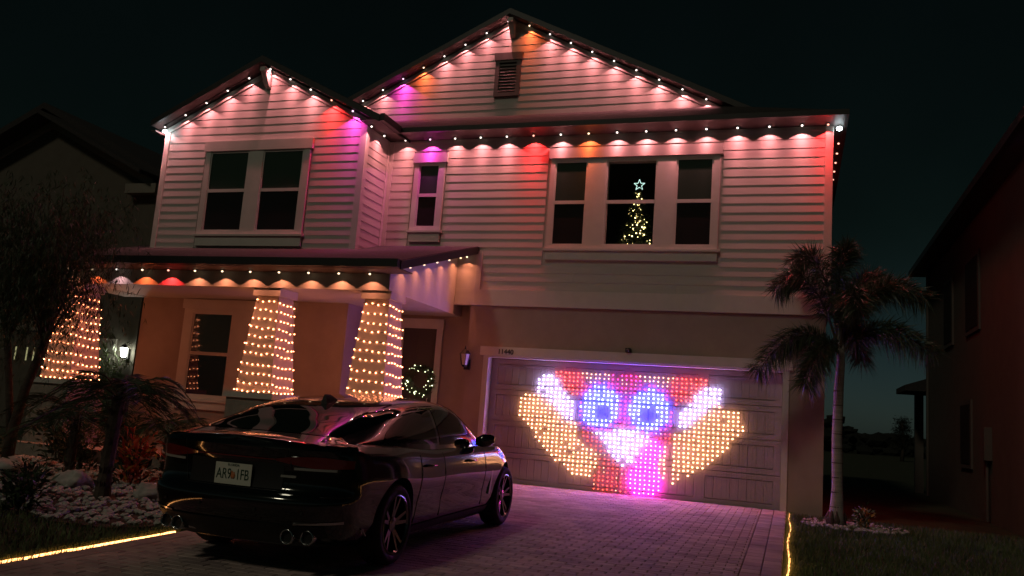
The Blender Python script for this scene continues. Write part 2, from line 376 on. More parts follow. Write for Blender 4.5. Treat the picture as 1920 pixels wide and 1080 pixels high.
# ---- trim boards
t = MB()
t.box(-0.37, XR + 0.012, -0.026, 0.03, 3.035, 3.318)                       # skirt band
t.box(XR - 0.105, XR + 0.012, -0.024, 0.0115, 3.319, 6.10); t.box(XR, XR + 0.02, 0.013, 0.12, 3.05, 6.10)
t.box(-0.37, -0.262, -0.024, 0.0115, 3.319, 4.0)
t.box(BX1 + 0.001, BX1 + 0.10, -0.018, 0.0115, 4.0, 6.10)
t.box(BX1, BX1 + 0.018, -0.09, -0.0185, 4.0, 6.10)
part(t, 'trim_board', M['trim'], house)
t = MB(); t.box(BX0 - 0.012, BX0 + 0.10, BY - 0.024, BY + 0.0115, 3.6, 6.18); part(t, 'corner_board', M['trim'], house)
t = MB(); t.box(BX1 - 0.105, BX1 + 0.022, BY - 0.024, BY + 0.0115, 3.6, 6.20)
t.box(BX1, BX1 + 0.022, BY + 0.0118, BY + 0.10, 3.6, 6.08)
part(t, 'corner_board', M['trim'], house)
def rake_boards(cx, za, sl, xl, xr, y, name):
    for s, xe in ((-1, xl), (1, xr)):
        b = MB(); d = abs(xe - cx)
        b.prism([(cx, za), (xe, za - sl * d), (xe, za - sl * d - 0.12), (cx, za - 0.12)][::s], 'y', y - 0.028, y + 0.0115); part(b, name, M['trim'], house)
rake_boards(-4.49, 7.30, 0.495, BX0, BX1, BY, 'frieze_board')
rake_boards(-0.62, 9.25, 0.49, -5.0, 3.72, 1.68, 'frieze_board')
# gable brackets
for cx, za, y in ((-4.49, 7.25, BY), (-0.62, 9.2, 1.68)):
    b = MB(); b.box(cx - 0.055, cx + 0.055, y - 0.27, y - 0.03, za - 0.08, za + 0.0)
    b.prism([(y - 0.24, za - 0.08), (y - 0.03, za - 0.08), (y - 0.03, za - 0.34), (y - 0.09, za - 0.30)], 'x', cx - 0.05, cx + 0.05)
    part(b, 'bracket', M['trim'], house)

# ---- roofs
def slab(b, q, th, m=0):
    b.hexa([(p[0], p[1], p[2] - th) for p in q] + list(q), m)
roof = MB()
e0, e1, y0_, y1_, ze = -6.80, 5.74, -0.5, 11.0, 6.175
hd = (y1_ - y0_) / 2; zr = ze + 0.465 * hd
V = [(e0, y0_, ze), (e1, y0_, ze), (e1, y1_, ze), (e0, y1_, ze), (e0 + hd, y0_ + hd, zr), (e1 - hd, y0_ + hd, zr)]
roof.add(V, [(0, 1, 5, 4), (1, 2, 5), (2, 3, 4, 5), (3, 0, 4), (0, 3, 2, 1)])
part(roof, 'roof', M['roof'], house)
def gable_roof(cx, zt, sl, xl, xr, yf, yb, th, name):
    b = MB()
    for xe in (xl, xr):
        d = abs(xe - cx); q = [(cx, yf, zt), (cx, yb, zt), (xe, yb, zt - sl * d), (xe, yf, zt - sl * d)]
        if xe > cx: q = [q[0], q[3], q[2], q[1]]
        slab(b, q, th)
    r = part(b, name, M['roof'], house)
    s = MB()
    for xe in (xl, xr):                                   # soffit lining and fascia
        d = abs(xe - cx); k = th + 0.003
        q = [(cx, yf + .02, zt - k), (cx, yf + 0.6, zt - k), (xe, yf + 0.6, zt - k - sl * d), (xe, yf + .02, zt - k - sl * d)]
        if xe > cx: q = [q[0], q[3], q[2], q[1]]
        slab(s, q, 0.012)
    part(s, 'soffit', M['soffit'], r)
    f = MB()
    for xe in (xl, xr):
        d = abs(xe - cx); pl = [(cx, zt - .012), (xe, zt - .012 - sl * d), (xe, zt - th - .03 - sl * d), (cx, zt - th - .03)]
        f.prism(pl if xe > cx else pl[::-1], 'y', yf - 0.02, yf - 0.001)
    part(f, 'fascia', M['gutter'], r)
    return r
gable_roof(-4.49, 7.45, 0.495, -6.84, -1.90, -1.25, 4.5, 0.10, 'gable_roof')
gable_roof(-0.62, 9.39, 0.49, -5.6, 4.4, 1.38, 7.5, 0.10, 'gable_roof')
# eaves: gutters and soffits
b = MB(); b.box(-1.90, 5.76, -0.54, -0.46, 6.09, 6.178); part(b, 'gutter', M['gutter'], house)
b = MB(); b.box(-2.3, 5.56, -0.46, -0.001, 6.115, 6.13); b.box(5.56, 5.70, -0.46, 9, 6.115, 6.13); part(b, 'soffit', M['soffit'], house)
b = MB(); b.box(5.70, 5.76, -0.455, 10, 6.09, 6.178); part(b, 'gutter', M['gutter'], house)
b = MB(); b.box(-2.29, -1.90, -1.25, -0.47, 6.085, 6.10); part(b, 'soffit', M['soffit'], house)
b = MB(); b.box(-1.905, -1.82, -1.25, -0.57, 6.06, 6.19); part(b, 'gutter', M['gutter'], house)
b = MB(); b.box(-6.84, -6.73, -1.24, 3, 6.06, 6.085); part(b, 'soffit', M['soffit'], house)
# porch roof (shed)
pr = MB(); PX0, PX1 = -7.4, -0.36; sl = 0.285
slab(pr, [(PX0, -3.02, 3.235), (PX1, -3.02, 3.235), (PX1, 0.0, 3.235 + sl * 3.02), (PX0, 0.0, 3.235 + sl * 3.02)], 0.09)
pr_o = part(pr, 'porch_roof', M['roof'], house)
b = MB(); b.box(PX0, PX1 + 0.01, -3.12, -3.021, 3.12, 3.24); part(b, 'gutter', M['gutter'], pr_o)
b = MB(); b.hexa([(PX1 + .001, -3.02, 3.10), (PX1 + 0.022, -3.02, 3.10), (PX1 + 0.022, 0.0, 3.10 + sl * 3.02), (PX1 + .001, 0.0, 3.10 + sl * 3.02), (PX1 + .001, -3.02, 3.225), (PX1 + 0.022, -3.02, 3.225), (PX1 + 0.022, 0.0, 3.225 + sl * 3.02), (PX1 + .001, 0.0, 3.225 + sl * 3.02)])
part(b, 'fascia', M['gutter'], pr_o)
b = MB(); b.box(PX0, PX1 - .01, -3.02, -2.55, 3.115, 3.13); b.hexa([(-0.735, -2.55, 3.145 + sl * .47 - .02), (PX1 - .01, -2.55, 3.145 + sl * .47 - .02), (PX1 - .01, -0.03, 3.115 + sl * 2.99), (-0.735, -0.03, 3.115 + sl * 2.99), (-0.735, -2.55, 3.15 + sl * .47 - .012), (PX1 - .01, -2.55, 3.15 + sl * .47 - .012), (PX1 - .01, -0.03, 3.125 + sl * 2.99), (-0.735, -0.03, 3.125 + sl * 2.99)])
part(b, 'soffit', M['soffit'], pr_o)
# porch beams
b = MB(); b.box(-7.16, -0.737, -2.547, -2.12, 2.861, 3.112); part(b, 'porch_beam', M['trim'], house)
b = MB(); b.prism([(-2.118, 2.861), (0.399, 2.861), (0.399, 3.3), (-0.03, 3.225 + sl * 2.99 - .1), (-2.118, 3.145 + sl * .9 - .02)], 'x', -1.27, -0.738)
b.prism([(-2.546, 3.114), (-2.119, 3.114), (-2.119, 3.145 + sl * .9 - .025), (-2.546, 3.145 + sl * .47 - .025)], 'x', -1.27, -0.738); part(b, 'porch_side_panel', M['trim'], house)
b = MB(); b.box(-7.16, -6.62, -2.118, BY - 0.01, 2.861, 3.3); part(b, 'porch_beam', M['trim'], house)
b = MB(); b.box(-6.6, -1.28, -2.11, 0.39, 2.868, 2.90); part(b, 'porch_ceiling', M['trim'], house)
b = MB(); b.box(-7.3, -0.44, -2.95, 0.41, -0.1, 0.13); part(b, 'porch_floor', M['base'], house)
# columns
COLS = [-6.84, -2.885, -0.955]; CY = -2.275
def colw(z): return 0.205 + (2.72 - z) / (2.72 - 1.2) * 0.115
for cx in COLS:
    b = MB(); h0, h1 = colw(1.21), colw(2.735)
    b.hexa([(cx - h0, CY - h0, 1.21), (cx + h0, CY - h0, 1.21), (cx + h0, CY + h0, 1.21), (cx - h0, CY + h0, 1.21), (cx - h1, CY - h1, 2.735), (cx + h1, CY - h1, 2.735), (cx + h1, CY + h1, 2.735), (cx - h1, CY + h1, 2.735)])
    c_o = part(b, 'column', M['column'], house)
    b = MB(); b.box(cx - .25, cx + .25, CY - .25, CY + .25, 2.737, 2.858); part(b, 'column_cap', M['trim'], c_o)
    b = MB(); b.box(cx - .44, cx + .44, CY - .44, CY + .44, 1.12, 1.208); part(b, 'pedestal_cap', M['trim'], c_o)
    b = MB(); b.box(cx - .40, cx + .40, CY - .40, CY + .40, -0.12, 1.118); part(b, 'pedestal', M['base'], c_o)

# ---- windows
def window(x0, x1, zlo, zhi, y, glasses, header, sill, clear=-1, hd_over=0.04):
    """casing outline, list of glass spans (x0,x1,z0,z1)"""
    f = MB()
    gz0, gz1 = glasses[0][2], glasses[0][3]
    xs = [x0] + [v for gl in glasses for v in (gl[0], gl[1])] + [x1]
    for a, c in zip(xs[0::2], xs[1::2]): f.box(a, c, y - 0.036, y + 0.0115, gz0 - 0.06, header[0] - 0.001)
    for gl in glasses:
        f.box(gl[0] + .0005, gl[1] - .0005, y - 0.035, y + 0.0115, gl[3], header[0] - 0.001); f.box(gl[0] + .0005, gl[1] - .0005, y - 0.035, y + 0.0115, gl[2] - 0.06, gl[2])
    w_ = part(f, 'window', M['trim'], house)
    b = MB(); b.box(x0 - hd_over, x1 + hd_over, y - 0.055, y + 0.0115, header[0], header[1]); part(b, 'header', M['trim'], w_)
    b = MB(); b.box(x0 - hd_over, x1 + hd_over, y - 0.075, y + 0.0115, gz0 - 0.10, gz0 - 0.062); b.box(x0, x1, y - 0.04, y + 0.0115, sill, gz0 - 0.102); part(b, 'sill', M['trim'], w_)
    for k, (a, c, z0, z1) in enumerate(glasses):
        zm = (z0 + z1) / 2 + 0.01
        b = MB(); fr = 0.028
        b.box(a, a + fr, y - 0.024, y + .008, z0, z1); b.box(c - fr, c, y - 0.024, y + .008, z0, z1)
        b.box(a + fr, c - fr, y - 0.024, y + .008, z0, z0 + fr); b.box(a + fr, c - fr, y - 0.024, y + .008, z1 - fr, z1); b.box(a + fr, c - fr, y - 0.028, y + .008, zm - .03, zm + .03)
        part(b, 'sash', M['trim'], w_)
        for lo, hi, mt, yy in ((zm + .03, z1 - fr, 'blind', y - .006), (z0 + fr, zm - .03, 'pane', y - .004)):
            b = MB(); b.box(a + fr, c - fr, yy - .004, yy, lo, hi)
            p = part(b, 'pane', M['clear'] if k == clear else M[mt], w_)
    return w_
window(0.90, 3.81, 3.86, 5.87, 0.0, [(0.98, 1.57, 4.12, 5.63), (1.90, 2.78, 4.12, 5.63), (3.10, 3.71, 4.12, 5.63)], (5.68, 5.865), 3.865, clear=1)
window(-1.74, -1.13, 4.17, 5.86, 0.0, [(-1.645, -1.235, 4.44, 5.64)], (5.67, 5.855), 4.17)
window(-5.70, -3.41, 3.87, 5.90, BY, [(-5.585, -4.72, 4.15, 5.69), (-4.41, -3.545, 4.15, 5.69)], (5.70, 5.895), 3.87)
# porch window (in the stucco)
window(-5.70, -3.36, 0.84, 2.86, BY - 0.012, [(-5.50, -4.63, 1.09, 2.61), (-4.10, -3.55, 1.09, 2.61)], (2.68, 2.85), 0.85)
# gable vent
b = MB(); y = 1.68
b.box(-0.95, -0.86, y - .04, y + .011, 7.60, 8.38); b.box(-0.49, -0.40, y - .04, y + .011, 7.60, 8.38); b.box(-0.86, -0.49, y - .04, y + .011, 7.60, 7.68); b.box(-0.86, -0.49, y - .038, y + .011, 8.33, 8.38)
M['vent'] = pm('vent_paint_grey_brown', (0.13, 0.11, 0.105), 0.7, nscale=6, namt=0.1)
vent = part(b, 'gable_vent', M['vent'], house)
b = MB(); b.box(-0.98, -0.37, y - .055, y + .011, 8.382, 8.54); part(b, 'header', M['vent'], vent)
b = MB(); b.box(-0.858, -0.492, y - .004, y + .010, 7.682, 8.328); part(b, 'backing', M['dark'], vent)
for k in range(9):
    z = 7.71 + k * 0.068; b = MB(); b.hexa([(-0.858, y - .036, z), (-0.492, y - .036, z), (-0.492, y - .03, z - .008), (-0.858, y - .03, z - .008), (-0.858, y - .008, z + .05), (-0.492, y - .008, z + .05), (-0.492, y - .005, z + .045), (-0.858, y - .005, z + .045)])
    part(b, 'louver', M['vent'], vent)

# ---- garage door
b = MB(); b.box(-0.095, 0.0, -0.004, 0.20, 0.0, 2.13); b.box(4.88, 4.975, -0.004, 0.20, 0.0, 2.13); b.box(-0.095, 4.975, -0.004, 0.20, 2.131, 2.16); part(b, 'garage_door_frame', M['trim'], house)
b = MB(); b.box(-0.155, 5.025, -0.03, 0.029, 2.161, 2.315); part(b, 'garage_header', M['trim'], house)
gd = MB(); gd.box(0.0, 4.88, 0.235, 0.25, 0.0, 2.13); gdo = part(gd, 'garage_door', M['gdoor'], house)
for s_ in range(4):
    z0, z1 = 0.006 + s_ * 0.531, 0.531 + s_ * 0.531
    b = MB(); xs = [0.04 + k * 1.203 for k in range(5)]
    st = 0.085; yb, yf = 0.2345, 0.198
    b.box(0.004, 4.876, yf, yb, z0, z0 + st); b.box(0.004, 4.876, yf, yb, z1 - st, z1 - .004)
    for k, x in enumerate(xs): b.box(max(0.004, x - st), min(4.876, x + st), yf + .0005, yb, z0 + st, z1 - st)
    sec = part(b, 'door_section', M['gdoor'], gdo)
    for k in range(4):
        b = MB(); a, c = xs[k] + st + .004, xs[k + 1] - st - .004; n = 8; wd = (c - a) / n
        for q in range(n): b.box(a + q * wd + .002, a + (q + 1) * wd - .002, 0.209, 0.2343, z0 + st + .012, z1 - st - .012)
        part(b, 'panel', M['gdoor'], sec)
nm = textmesh('11440', 0.125, M['black'], 0.006)
o = link('house_number', nm, house, (0.315, -0.037, 2.228), (math.radians(90), 0, 0)); o.scale = (0.93, 1, 1)
b = MB(); b.box(2.40, 2.48, -0.06, 0.029, 2.325, 2.39); b.ico((2.44, -0.07, 2.35), 0.035); part(b, 'motion_sensor', M['black'], house)

# ---- front door
b = MB(); b.box(-1.99, -1.84, 0.36, 0.399, 0.13, 2.62); b.box(-1.18, -1.06, 0.36, 0.399, 0.13, 2.62); b.box(-2.0, -1.05, 0.35, 0.399, 2.621, 2.80); part(b, 'door_casing', M['trim'], house)
b = MB(); b.box(-1.84, -1.18, 0.375, 0.398, 0.13, 2.62); fd = part(b, 'front_door', M['door'], house)
for (a, c, z0, z1) in ((-1.78, -1.55, 1.55, 2.5), (-1.47, -1.24, 1.55, 2.5), (-1.78, -1.55, 0.3, 1.35), (-1.47, -1.24, 0.3, 1.35)):
    b = MB(); b.box(a, c, 0.366, 0.3745, z0, z1); part(b, 'door_panel', M['door'], fd)
b = MB(); b.tube([(-1.25, 0.36, 1.35), (-1.25, 0.33, 1.35), (-1.25, 0.33, 1.15), (-1.25, 0.36, 1.15)], 0.009, 6); part(b, 'door_handle', M['lglass'], fd)

# ---- interior of the tree room
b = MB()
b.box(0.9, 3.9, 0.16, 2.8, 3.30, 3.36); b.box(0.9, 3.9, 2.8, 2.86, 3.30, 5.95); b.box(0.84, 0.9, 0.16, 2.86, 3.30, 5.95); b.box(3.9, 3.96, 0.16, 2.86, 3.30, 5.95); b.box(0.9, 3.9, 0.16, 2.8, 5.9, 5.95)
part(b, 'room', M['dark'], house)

# ================================================================== LANTERNS
def lantern(x, label):
    t_ = thing('wall_lantern', label, 'lantern', (x, 0.03, 2.05), 'wall lanterns beside the garage door')
    b = MB(); b.box(-.055, .055, -.02, 0, -.16, .02); b.tube([(0, -.02, -.10), (0, -.10, -.15), (0, -.14, -.12)], .011, 6); part(b, 'bracket', M['black'], t_, local=True)
    b = MB(); b.lathe([(.035, -.12), (.05, -.10), (.055, -.085)], 6, (0, -.14, 0)); b.lathe([(.105, .105), (.10, .12), (.06, .165), (.02, .185), (.012, .22), (.004, .25)], 6, (0, -.14, 0))
    for k in range(6):
        a = k * math.pi / 3; b.tube([(.055 * math.cos(a), -.14 + .055 * math.sin(a), -.085), (.095 * math.cos(a), -.14 + .095 * math.sin(a), .105)], .006, 4)
    part(b, 'cage', M['black'], t_, local=True)
    b = MB(); b.lathe([(.049, -.083), (.088, .104)], 6, (0, -.14, 0)); part(b, 'glass', M['lglass'], t_, local=True)
lantern(-0.40, 'unlit black wall lantern on the tan wall beside the porch')
lantern(5.24, 'unlit black wall lantern behind the palm fronds')

# ================================================================== EAVE LIGHT STRINGS
hb = MB(); hb.lathe([(.030, .012), (.030, .028), (.018, .034), (.012, .05)], 10); LAMP_ME = hb.mesh('lamp', M['gutter'])
bulb_me = {}
def bulb_mesh(k, r=0.0195):
    if k not in bulb_me:
        q = MB(); q.ico((0, 0, 0), r, sc=(1, 1, .8)); bulb_me[k] = q.mesh('lens', M[k], True)
    return bulb_me[k]
KEY = {'warm': 'bulb', 'red': 'bulb_red', 'mag': 'bulb_mag', 'orange': 'bulb_orange', 'peach': 'bulb_orange', 'ice': 'bulb_ice', 'lav': 'bulb'}
spot_cache = {}
SPOT_W = {'warm': 8.6, 'red': 19, 'mag': 15, 'orange': 8.5, 'ice': 34.0, 'lav': 5, 'peach': 7}
def spot(kind, gain=1.0):
    key = (kind, gain)
    if key in spot_cache: return spot_cache[key]
    L = bpy.data.lights.new('lamp_beam', 'SPOT'); L.color = LC[kind]; L.energy = SPOT_W[kind] * gain; L.spot_size = math.radians(116); L.spot_blend = 0.07; L.shadow_soft_size = 0.008
    L.use_nodes = True; t_ = L.node_tree; e = next(n for n in t_.nodes if n.type == 'EMISSION')
    tc = t_.nodes.new('ShaderNodeTexCoord'); sp = t_.nodes.new('ShaderNodeSeparateXYZ'); t_.links.new(tc.outputs['Normal'], sp.inputs[0])
    ab = t_.nodes.new('ShaderNodeMath'); ab.operation = 'ABSOLUTE'; t_.links.new(sp.outputs[2], ab.inputs[0])
    s1 = t_.nodes.new('ShaderNodeMath'); s1.operation = 'SUBTRACT'; s1.inputs[0].default_value = 1.03; t_.links.new(ab.outputs[0], s1.inputs[1])
    s2 = t_.nodes.new('ShaderNodeMath'); s2.operation = 'DIVIDE'; s2.inputs[0].default_value = 0.30; t_.links.new(s1.outputs[0], s2.inputs[1])
    s3 = t_.nodes.new('ShaderNodeMath'); s3.operation = 'ADD'; s3.inputs[1].default_value = 0.30; t_.links.new(s2.outputs[0], s3.inputs[0])
    t_.links.new(s3.outputs[0], e.inputs['Strength'])
    spot_cache[key] = L; return L
def light_string(label, pts, cols, gain=1.0, name='light_string', tilt=None):
    t_ = thing(name, label, 'string lights', pts[0], 'coloured lamp strings under the roof edges')
    base = Vector(pts[0])
    b = MB(); b.tube([Vector(p) - base + Vector((0, 0, .04)) for p in pts], .006, 5); part(b, 'cable', M['gutter'], t_, local=True)
    for p, c in zip(pts, cols):
        l = link('lamp', LAMP_ME, t_, Vector(p) - base)
        link('lens', bulb_mesh(KEY[c]), l)
        s_ = link('lamp_beam', spot(c, round(gain * R.choice((0.9, 1, 1, 1.1)), 2)), l, (0, 0, -0.018))
        if tilt: s_.rotation_euler = tilt
    return t_
W_ = 'warm'
# front eave
pts = [(-1.94 + k * 0.5012, -0.125, 6.085) for k in range(15)] + [(5.47, -0.125, 6.085)]
cl = [W_] * 16; cl[1] = 'mag'; cl[5] = 'red'; cl[7] = 'orange'; cl[15] = 'red'
light_string('lamps under the long front eave above the upper windows', pts, cl)
# bay gable rakes
def rake(c, za, sl, x0, step, n, y): return [(x0 + step * k, y, za - sl * abs(x0 + step * k - c)) for k in range(n)]
light_string('lamps up the left slope of the smaller gable', rake(-4.49, 7.285, .495, -6.68, .452, 5, BY - .125), [W_] * 5)
light_string('lamps down the right slope of the smaller gable, with red and magenta', rake(-4.49, 7.285, .495, -4.42, .463, 5, BY - .125), [W_, W_, W_, 'red', 'mag'])
light_string('two lamps under the short side eave of the bay', [(-2.19, -1.0, 6.05), (-2.19, -0.50, 6.05)], [W_, W_])
light_string('lamps up the left slope of the big gable, with magenta and orange', rake(-.62, 9.235, .49, -3.91, .4565, 8, 1.555), [W_, W_, 'mag', 'orange', W_, W_, W_, W_])
light_string('lamps down the right slope of the big gable, with one orange', rake(-.62, 9.235, .49, -.245, .4515, 9, 1.555), ['orange'] + [W_] * 8)
pts = [(-7.2 + 0.5285 * k + 0.37, -2.672, 3.085) for k in range(-1, 12)]
cl = ['peach'] * 13; cl[2] = 'orange'; cl[3] = 'lav'; cl[4] = 'orange'; cl[5] = 'red'
light_string('lamps along the front edge of the porch roof', pts, cl, 0.6)
light_string('peach lamps up the sloping side edge of the porch roof', [(-.60, -2.67 + .495 * k, 3.15 + .1385 * k) for k in range(6)] + [(-.52, -0.10, 3.88)], ['peach'] * 7, 0.32)
light_string('icy white and red lamps along the right side eave', [(5.64, -0.02, 6.05)] + [(5.66, .66 + .525 * k, 6.03) for k in range(6)], ['ice'] + ['red'] * 6, 0.22)  # rear lamps set red to tint the eave and the neighbour's wall
light_string('icy white lamp at the left corner of the smaller gable', [(-6.63, -1.10, 6.10)], ['ice'], 1.9)
# bigger glass on the two icy corner lamps
bl = MB(); bl.ico((0, 0, 0), .05, sc=(1, 1, .7)); ICE = bl.mesh('lens', M['bulb_ice'], True)
for o in list(COL.objects):
    if o.name.startswith('lens') and o.data is bulb_me.get('bulb_ice'): o.data = ICE

# ================================================================== COLUMN STRINGS
ORDN = ['leftmost porch column, half hidden by the dark tree', 'middle porch column in front of the lower window', 'right porch column beside the front door']
for ci, cx in enumerate(COLS):
    t_ = thing('fairy_light_wrap', 'warm fairy lights wound around the ' + ORDN[ci], 'fairy lights', (cx, CY, 1.2), 'fairy lights wound around the porch columns')
    zt = 2.665; step = 0.138; s_acc = 0
    for row in range(11):
        b = MB(); path = []; N = 40; zj = R.uniform(-.012, .012)
        for k in range(N + 1):
            u = k / N; zz = zt - step * row - (.004 * row * row / 2 if row > 6 else 0) * .3 - (u * step * 0.9 if row < 10 else u * .02) + zj
            if zz < 1.23: zz = 1.23
            h = colw(zz) + 0.012
            q = (u * 4) % 4; fl = int(q) % 4; fr = q - int(q)
            if k == N: fl, fr = 3, 1.0
            x, y_ = [(-h + 2 * h * fr, -h), (h, -h + 2 * h * fr), (h - 2 * h * fr, h), (-h, h - 2 * h * fr)][fl]
            path.append(Vector((x, y_, zz - 1.2 - 0.010 * math.sin(fr * math.pi))))
        b.tube(path, 0.0035, 4, 0)
        L = 0; nxt = R.uniform(0.01, .06); sp_ = 0.104
        for a, c in zip(path[:-1], path[1:]):
            d = (c - a).length
            while nxt <= L + d:
                p = a + (c - a) * ((nxt - L) / d); n_ = Vector((p.x, p.y, 0)); n_ = Vector((math.copysign(1, p.x), 0, 0)) if abs(p.x) > abs(p.y) else Vector((0, math.copysign(1, p.y), 0))
                b.ico(p + n_ * .008 + Vector((0, 0, R.uniform(-.012, .012))), 0.0115, 1); nxt += sp_ * R.uniform(.88, 1.12)
            L += d
        part(b, 'strand', [M['wire'], M['fairy']], t_, local=True)

# ================================================================== LED CURTAIN (turkey face)
POLY = {
'whiteL': [(0.91, 1.88), (1.13, 1.9), (1.28, 1.71), (1.53, 1.48), (1.56, 1.16), (1.41, 1.18), (1.23, 1.32), (1.0, 1.51), (0.86, 1.6)],
'redL': [(1.15, 1.96), (1.62, 1.97), (1.77, 1.68), (1.66, 1.55), (1.52, 1.54), (1.31, 1.68)],
'whiteR': [(3.72, 1.87), (3.92, 1.86), (3.95, 1.62), (3.75, 1.45), (3.56, 1.32), (3.38, 1.14), (3.28, 1.16), (3.27, 1.4), (3.46, 1.58)],
'redR': [(3.18, 1.95), (3.75, 1.95), (3.67, 1.78), (3.44, 1.57), (3.22, 1.51), (3.09, 1.72)],
'beak': [(1.9, 0.98), (2.31, 1.06), (2.59, 1.06), (2.88, 0.96), (2.73, 0.81), (2.66, 0.67), (2.53, 0.51), (2.35, 0.47), (2.24, 0.62), (2.05, 0.84)],
'wattle': [(2.79, 0.9), (2.97, 0.91), (3.03, 0.82), (2.96, 0.53), (3.05, 0.28), (3.06, 0.13), (2.92, 0.05), (2.58, 0.05), (2.49, 0.2), (2.55, 0.41), (2.65, 0.61)],
'peachR': [(3.03, 0.87), (3.13, 0.88), (3.15, 0.26), (3.04, 0.31), (2.95, 0.41), (2.97, 0.55)],
'orangeL': [(0.6, 1.52), (0.83, 1.58), (0.99, 1.54), (1.24, 1.32), (1.42, 1.17), (1.6, 1.13), (1.64, 0.91), (1.75, 0.81), (1.99, 0.6), (2.02, 0.49), (1.92, 0.27), (1.59, 0.27), (1.35, 0.42), (1.17, 0.58), (0.96, 0.74), (0.73, 1.03), (0.56, 1.2)],
'orangeR': [(3.81, 1.55), (4.23, 1.49), (4.35, 1.16), (4.12, 0.95), (3.97, 0.79), (3.77, 0.56), (3.55, 0.46), (3.36, 0.35), (3.23, 0.26), (3.18, 1.07), (3.38, 1.12), (3.57, 1.31)],
'creamL': [(1.63, 1.97), (2.15, 1.97), (2.16, 1.87), (1.93, 1.80), (1.70, 1.80)],
'creamR': [(2.6, 1.96), (3.17, 1.95), (3.16, 1.78), (2.94, 1.80), (2.72, 1.86)],
'pink': [(1.65, 1.95), (3.19, 1.95), (3.12, 1.73), (3.20, 1.2), (2.95, 1.0), (2.49, 1.05), (1.9, 1.02), (1.63, 1.2), (1.66, 1.55), (1.82, 1.71)],
'redbody': [(1.61, 1.17), (1.89, 1.0), (2.24, 0.59), (2.49, 0.43), (2.49, 0.05), (1.96, 0.05), (1.91, 0.23), (2.04, 0.5), (1.72, 0.88)],
'redbodyR': [(2.91, 0.96), (3.14, 1.16), (3.2, 0.89), (3.12, 0.82), (3.13, 0.26), (3.07, 0.31), (2.97, 0.53), (3.04, 0.83)],
}
def inside(p, poly):
    x, y = p; c = False; j = len(poly) - 1
    for i in range(len(poly)):
        xi, yi = poly[i]; xj, yj = poly[j]
        if (yi > y) != (yj > y) and x < (xj - xi) * (y - yi) / (yj - yi) + xi: c = not c
        j = i
    return c
LED = ['peach', 'white', 'red', 'blue', 'mag', 'cream', 'dim']
LEDM = [M['cwire'], em('led_peach', (1.0, 0.42, 0.19), 11), em('led_white', (0.55, 0.46, 1.0), 28), em('led_red', (1.0, 0.05, 0.035), 18),
        em('led_blue_white', (0.05, 0.07, 1.0), 95), em('led_magenta', (1.0, 0.025, 0.62), 115), em('led_cream', (1.0, 0.45, 0.25), 8), em('led_crimson', (1.0, 0.02, 0.20), 46), em('led_deep_red', (1.0, 0.04, 0.02), 30)]
def led_kind(x, z):
    p = (x, z)
    for ex, ez in ((1.985, 1.40), (2.81, 1.395)):
        d = math.hypot((x - ex) / 0.335, (z - ez) / 0.355)
        if d < 1.0:
            if abs(x - ex - 0.012) < 0.115 and abs(z - ez + 0.05) < 0.10: return None
            return 4
    for n, k in (('whiteL', 2), ('redL', 3), ('whiteR', 2), ('redR', 3), ('beak', 2), ('wattle', 5), ('peachR', 1), ('orangeL', 1), ('orangeR', 1), ('creamL', 6), ('creamR', 6), ('pink', 7), ('redbody', 8), ('redbodyR', 8)):
        if inside(p, POLY[n]): return k
    return None
cur = thing('light_curtain', 'curtain of coloured LED strands showing a wide eyed turkey face across the garage door', 'light curtain', (2.44, 0.165, 1.98))
b = MB(); b.tube([(0.2 - 2.44, 0, 0.008), (2.44 - 2.44, 0, 0.0), (4.69 - 2.44, 0, 0.012)], .006, 5); part(b, 'header_cable', M['cwire'], cur, local=True)
cols_x = [0.22 + 0.0755 * k for k in range(60)]
for x in cols_x:
    b = MB(); zb_ = 0.05 + R.uniform(-.02, .03); dx = R.uniform(-.004, .004)
    b.tube([(x - 2.44, 0, 0), (x - 2.44 + dx, R.uniform(-.004, .004), -0.95), (x - 2.44 - dx, 0, zb_ - 1.98)], .0022, 3)
    for r_ in range(28):
        z = 1.945 - r_ * 0.0695; k = led_kind(x, z)
        if k is None or R.random() < 0.012: continue
        jx, jz = R.gauss(0, .0045), R.gauss(0, .0035)
        r0 = 0.0066 if k >= 7 else (0.0115 if k in (3, 5, 6) else 0.0150)
        if k >= 7 and R.random() < .10: k2 = 6; r0 = .008
        else: k2 = k
        b.ico((x - 2.44 + jx, -0.008, z - 1.98 + jz), r0 * R.uniform(.9, 1.1), k2)
    part(b, 'strand', LEDM, cur, local=True)

# ================================================================== ROPE LIGHTS by the drive
def rope(label, x, ya, yb):
    t_ = thing('rope_light', label, 'rope light', (x, (ya + yb) / 2, gz((ya + yb) / 2)), 'rope lights edging the driveway')
    y = ya
    while y < yb:
        L = R.uniform(.5, 1.0); e_ = min(y + L, yb); b = MB()
        ptl = []; n = 6
        for k in range(n + 1): yy = y + (e_ - y) * k / n; ptl.append((x + .012 * math.sin(yy * 2.3) + R.uniform(-.003, .003), yy, gz(yy) + 0.014 + R.uniform(-.002, .004)))
        b.tube(ptl, .0095, 6); part(b, 'tube_segment', M['rope'], t_); y = e_ - .01 if e_ < yb else e_
rope('glowing warm rope light along the right edge of the driveway', 5.03, -8.2, -0.12)
rope('glowing warm rope light along the left edge of the driveway lawn', -0.27, -9.6, -7.2)

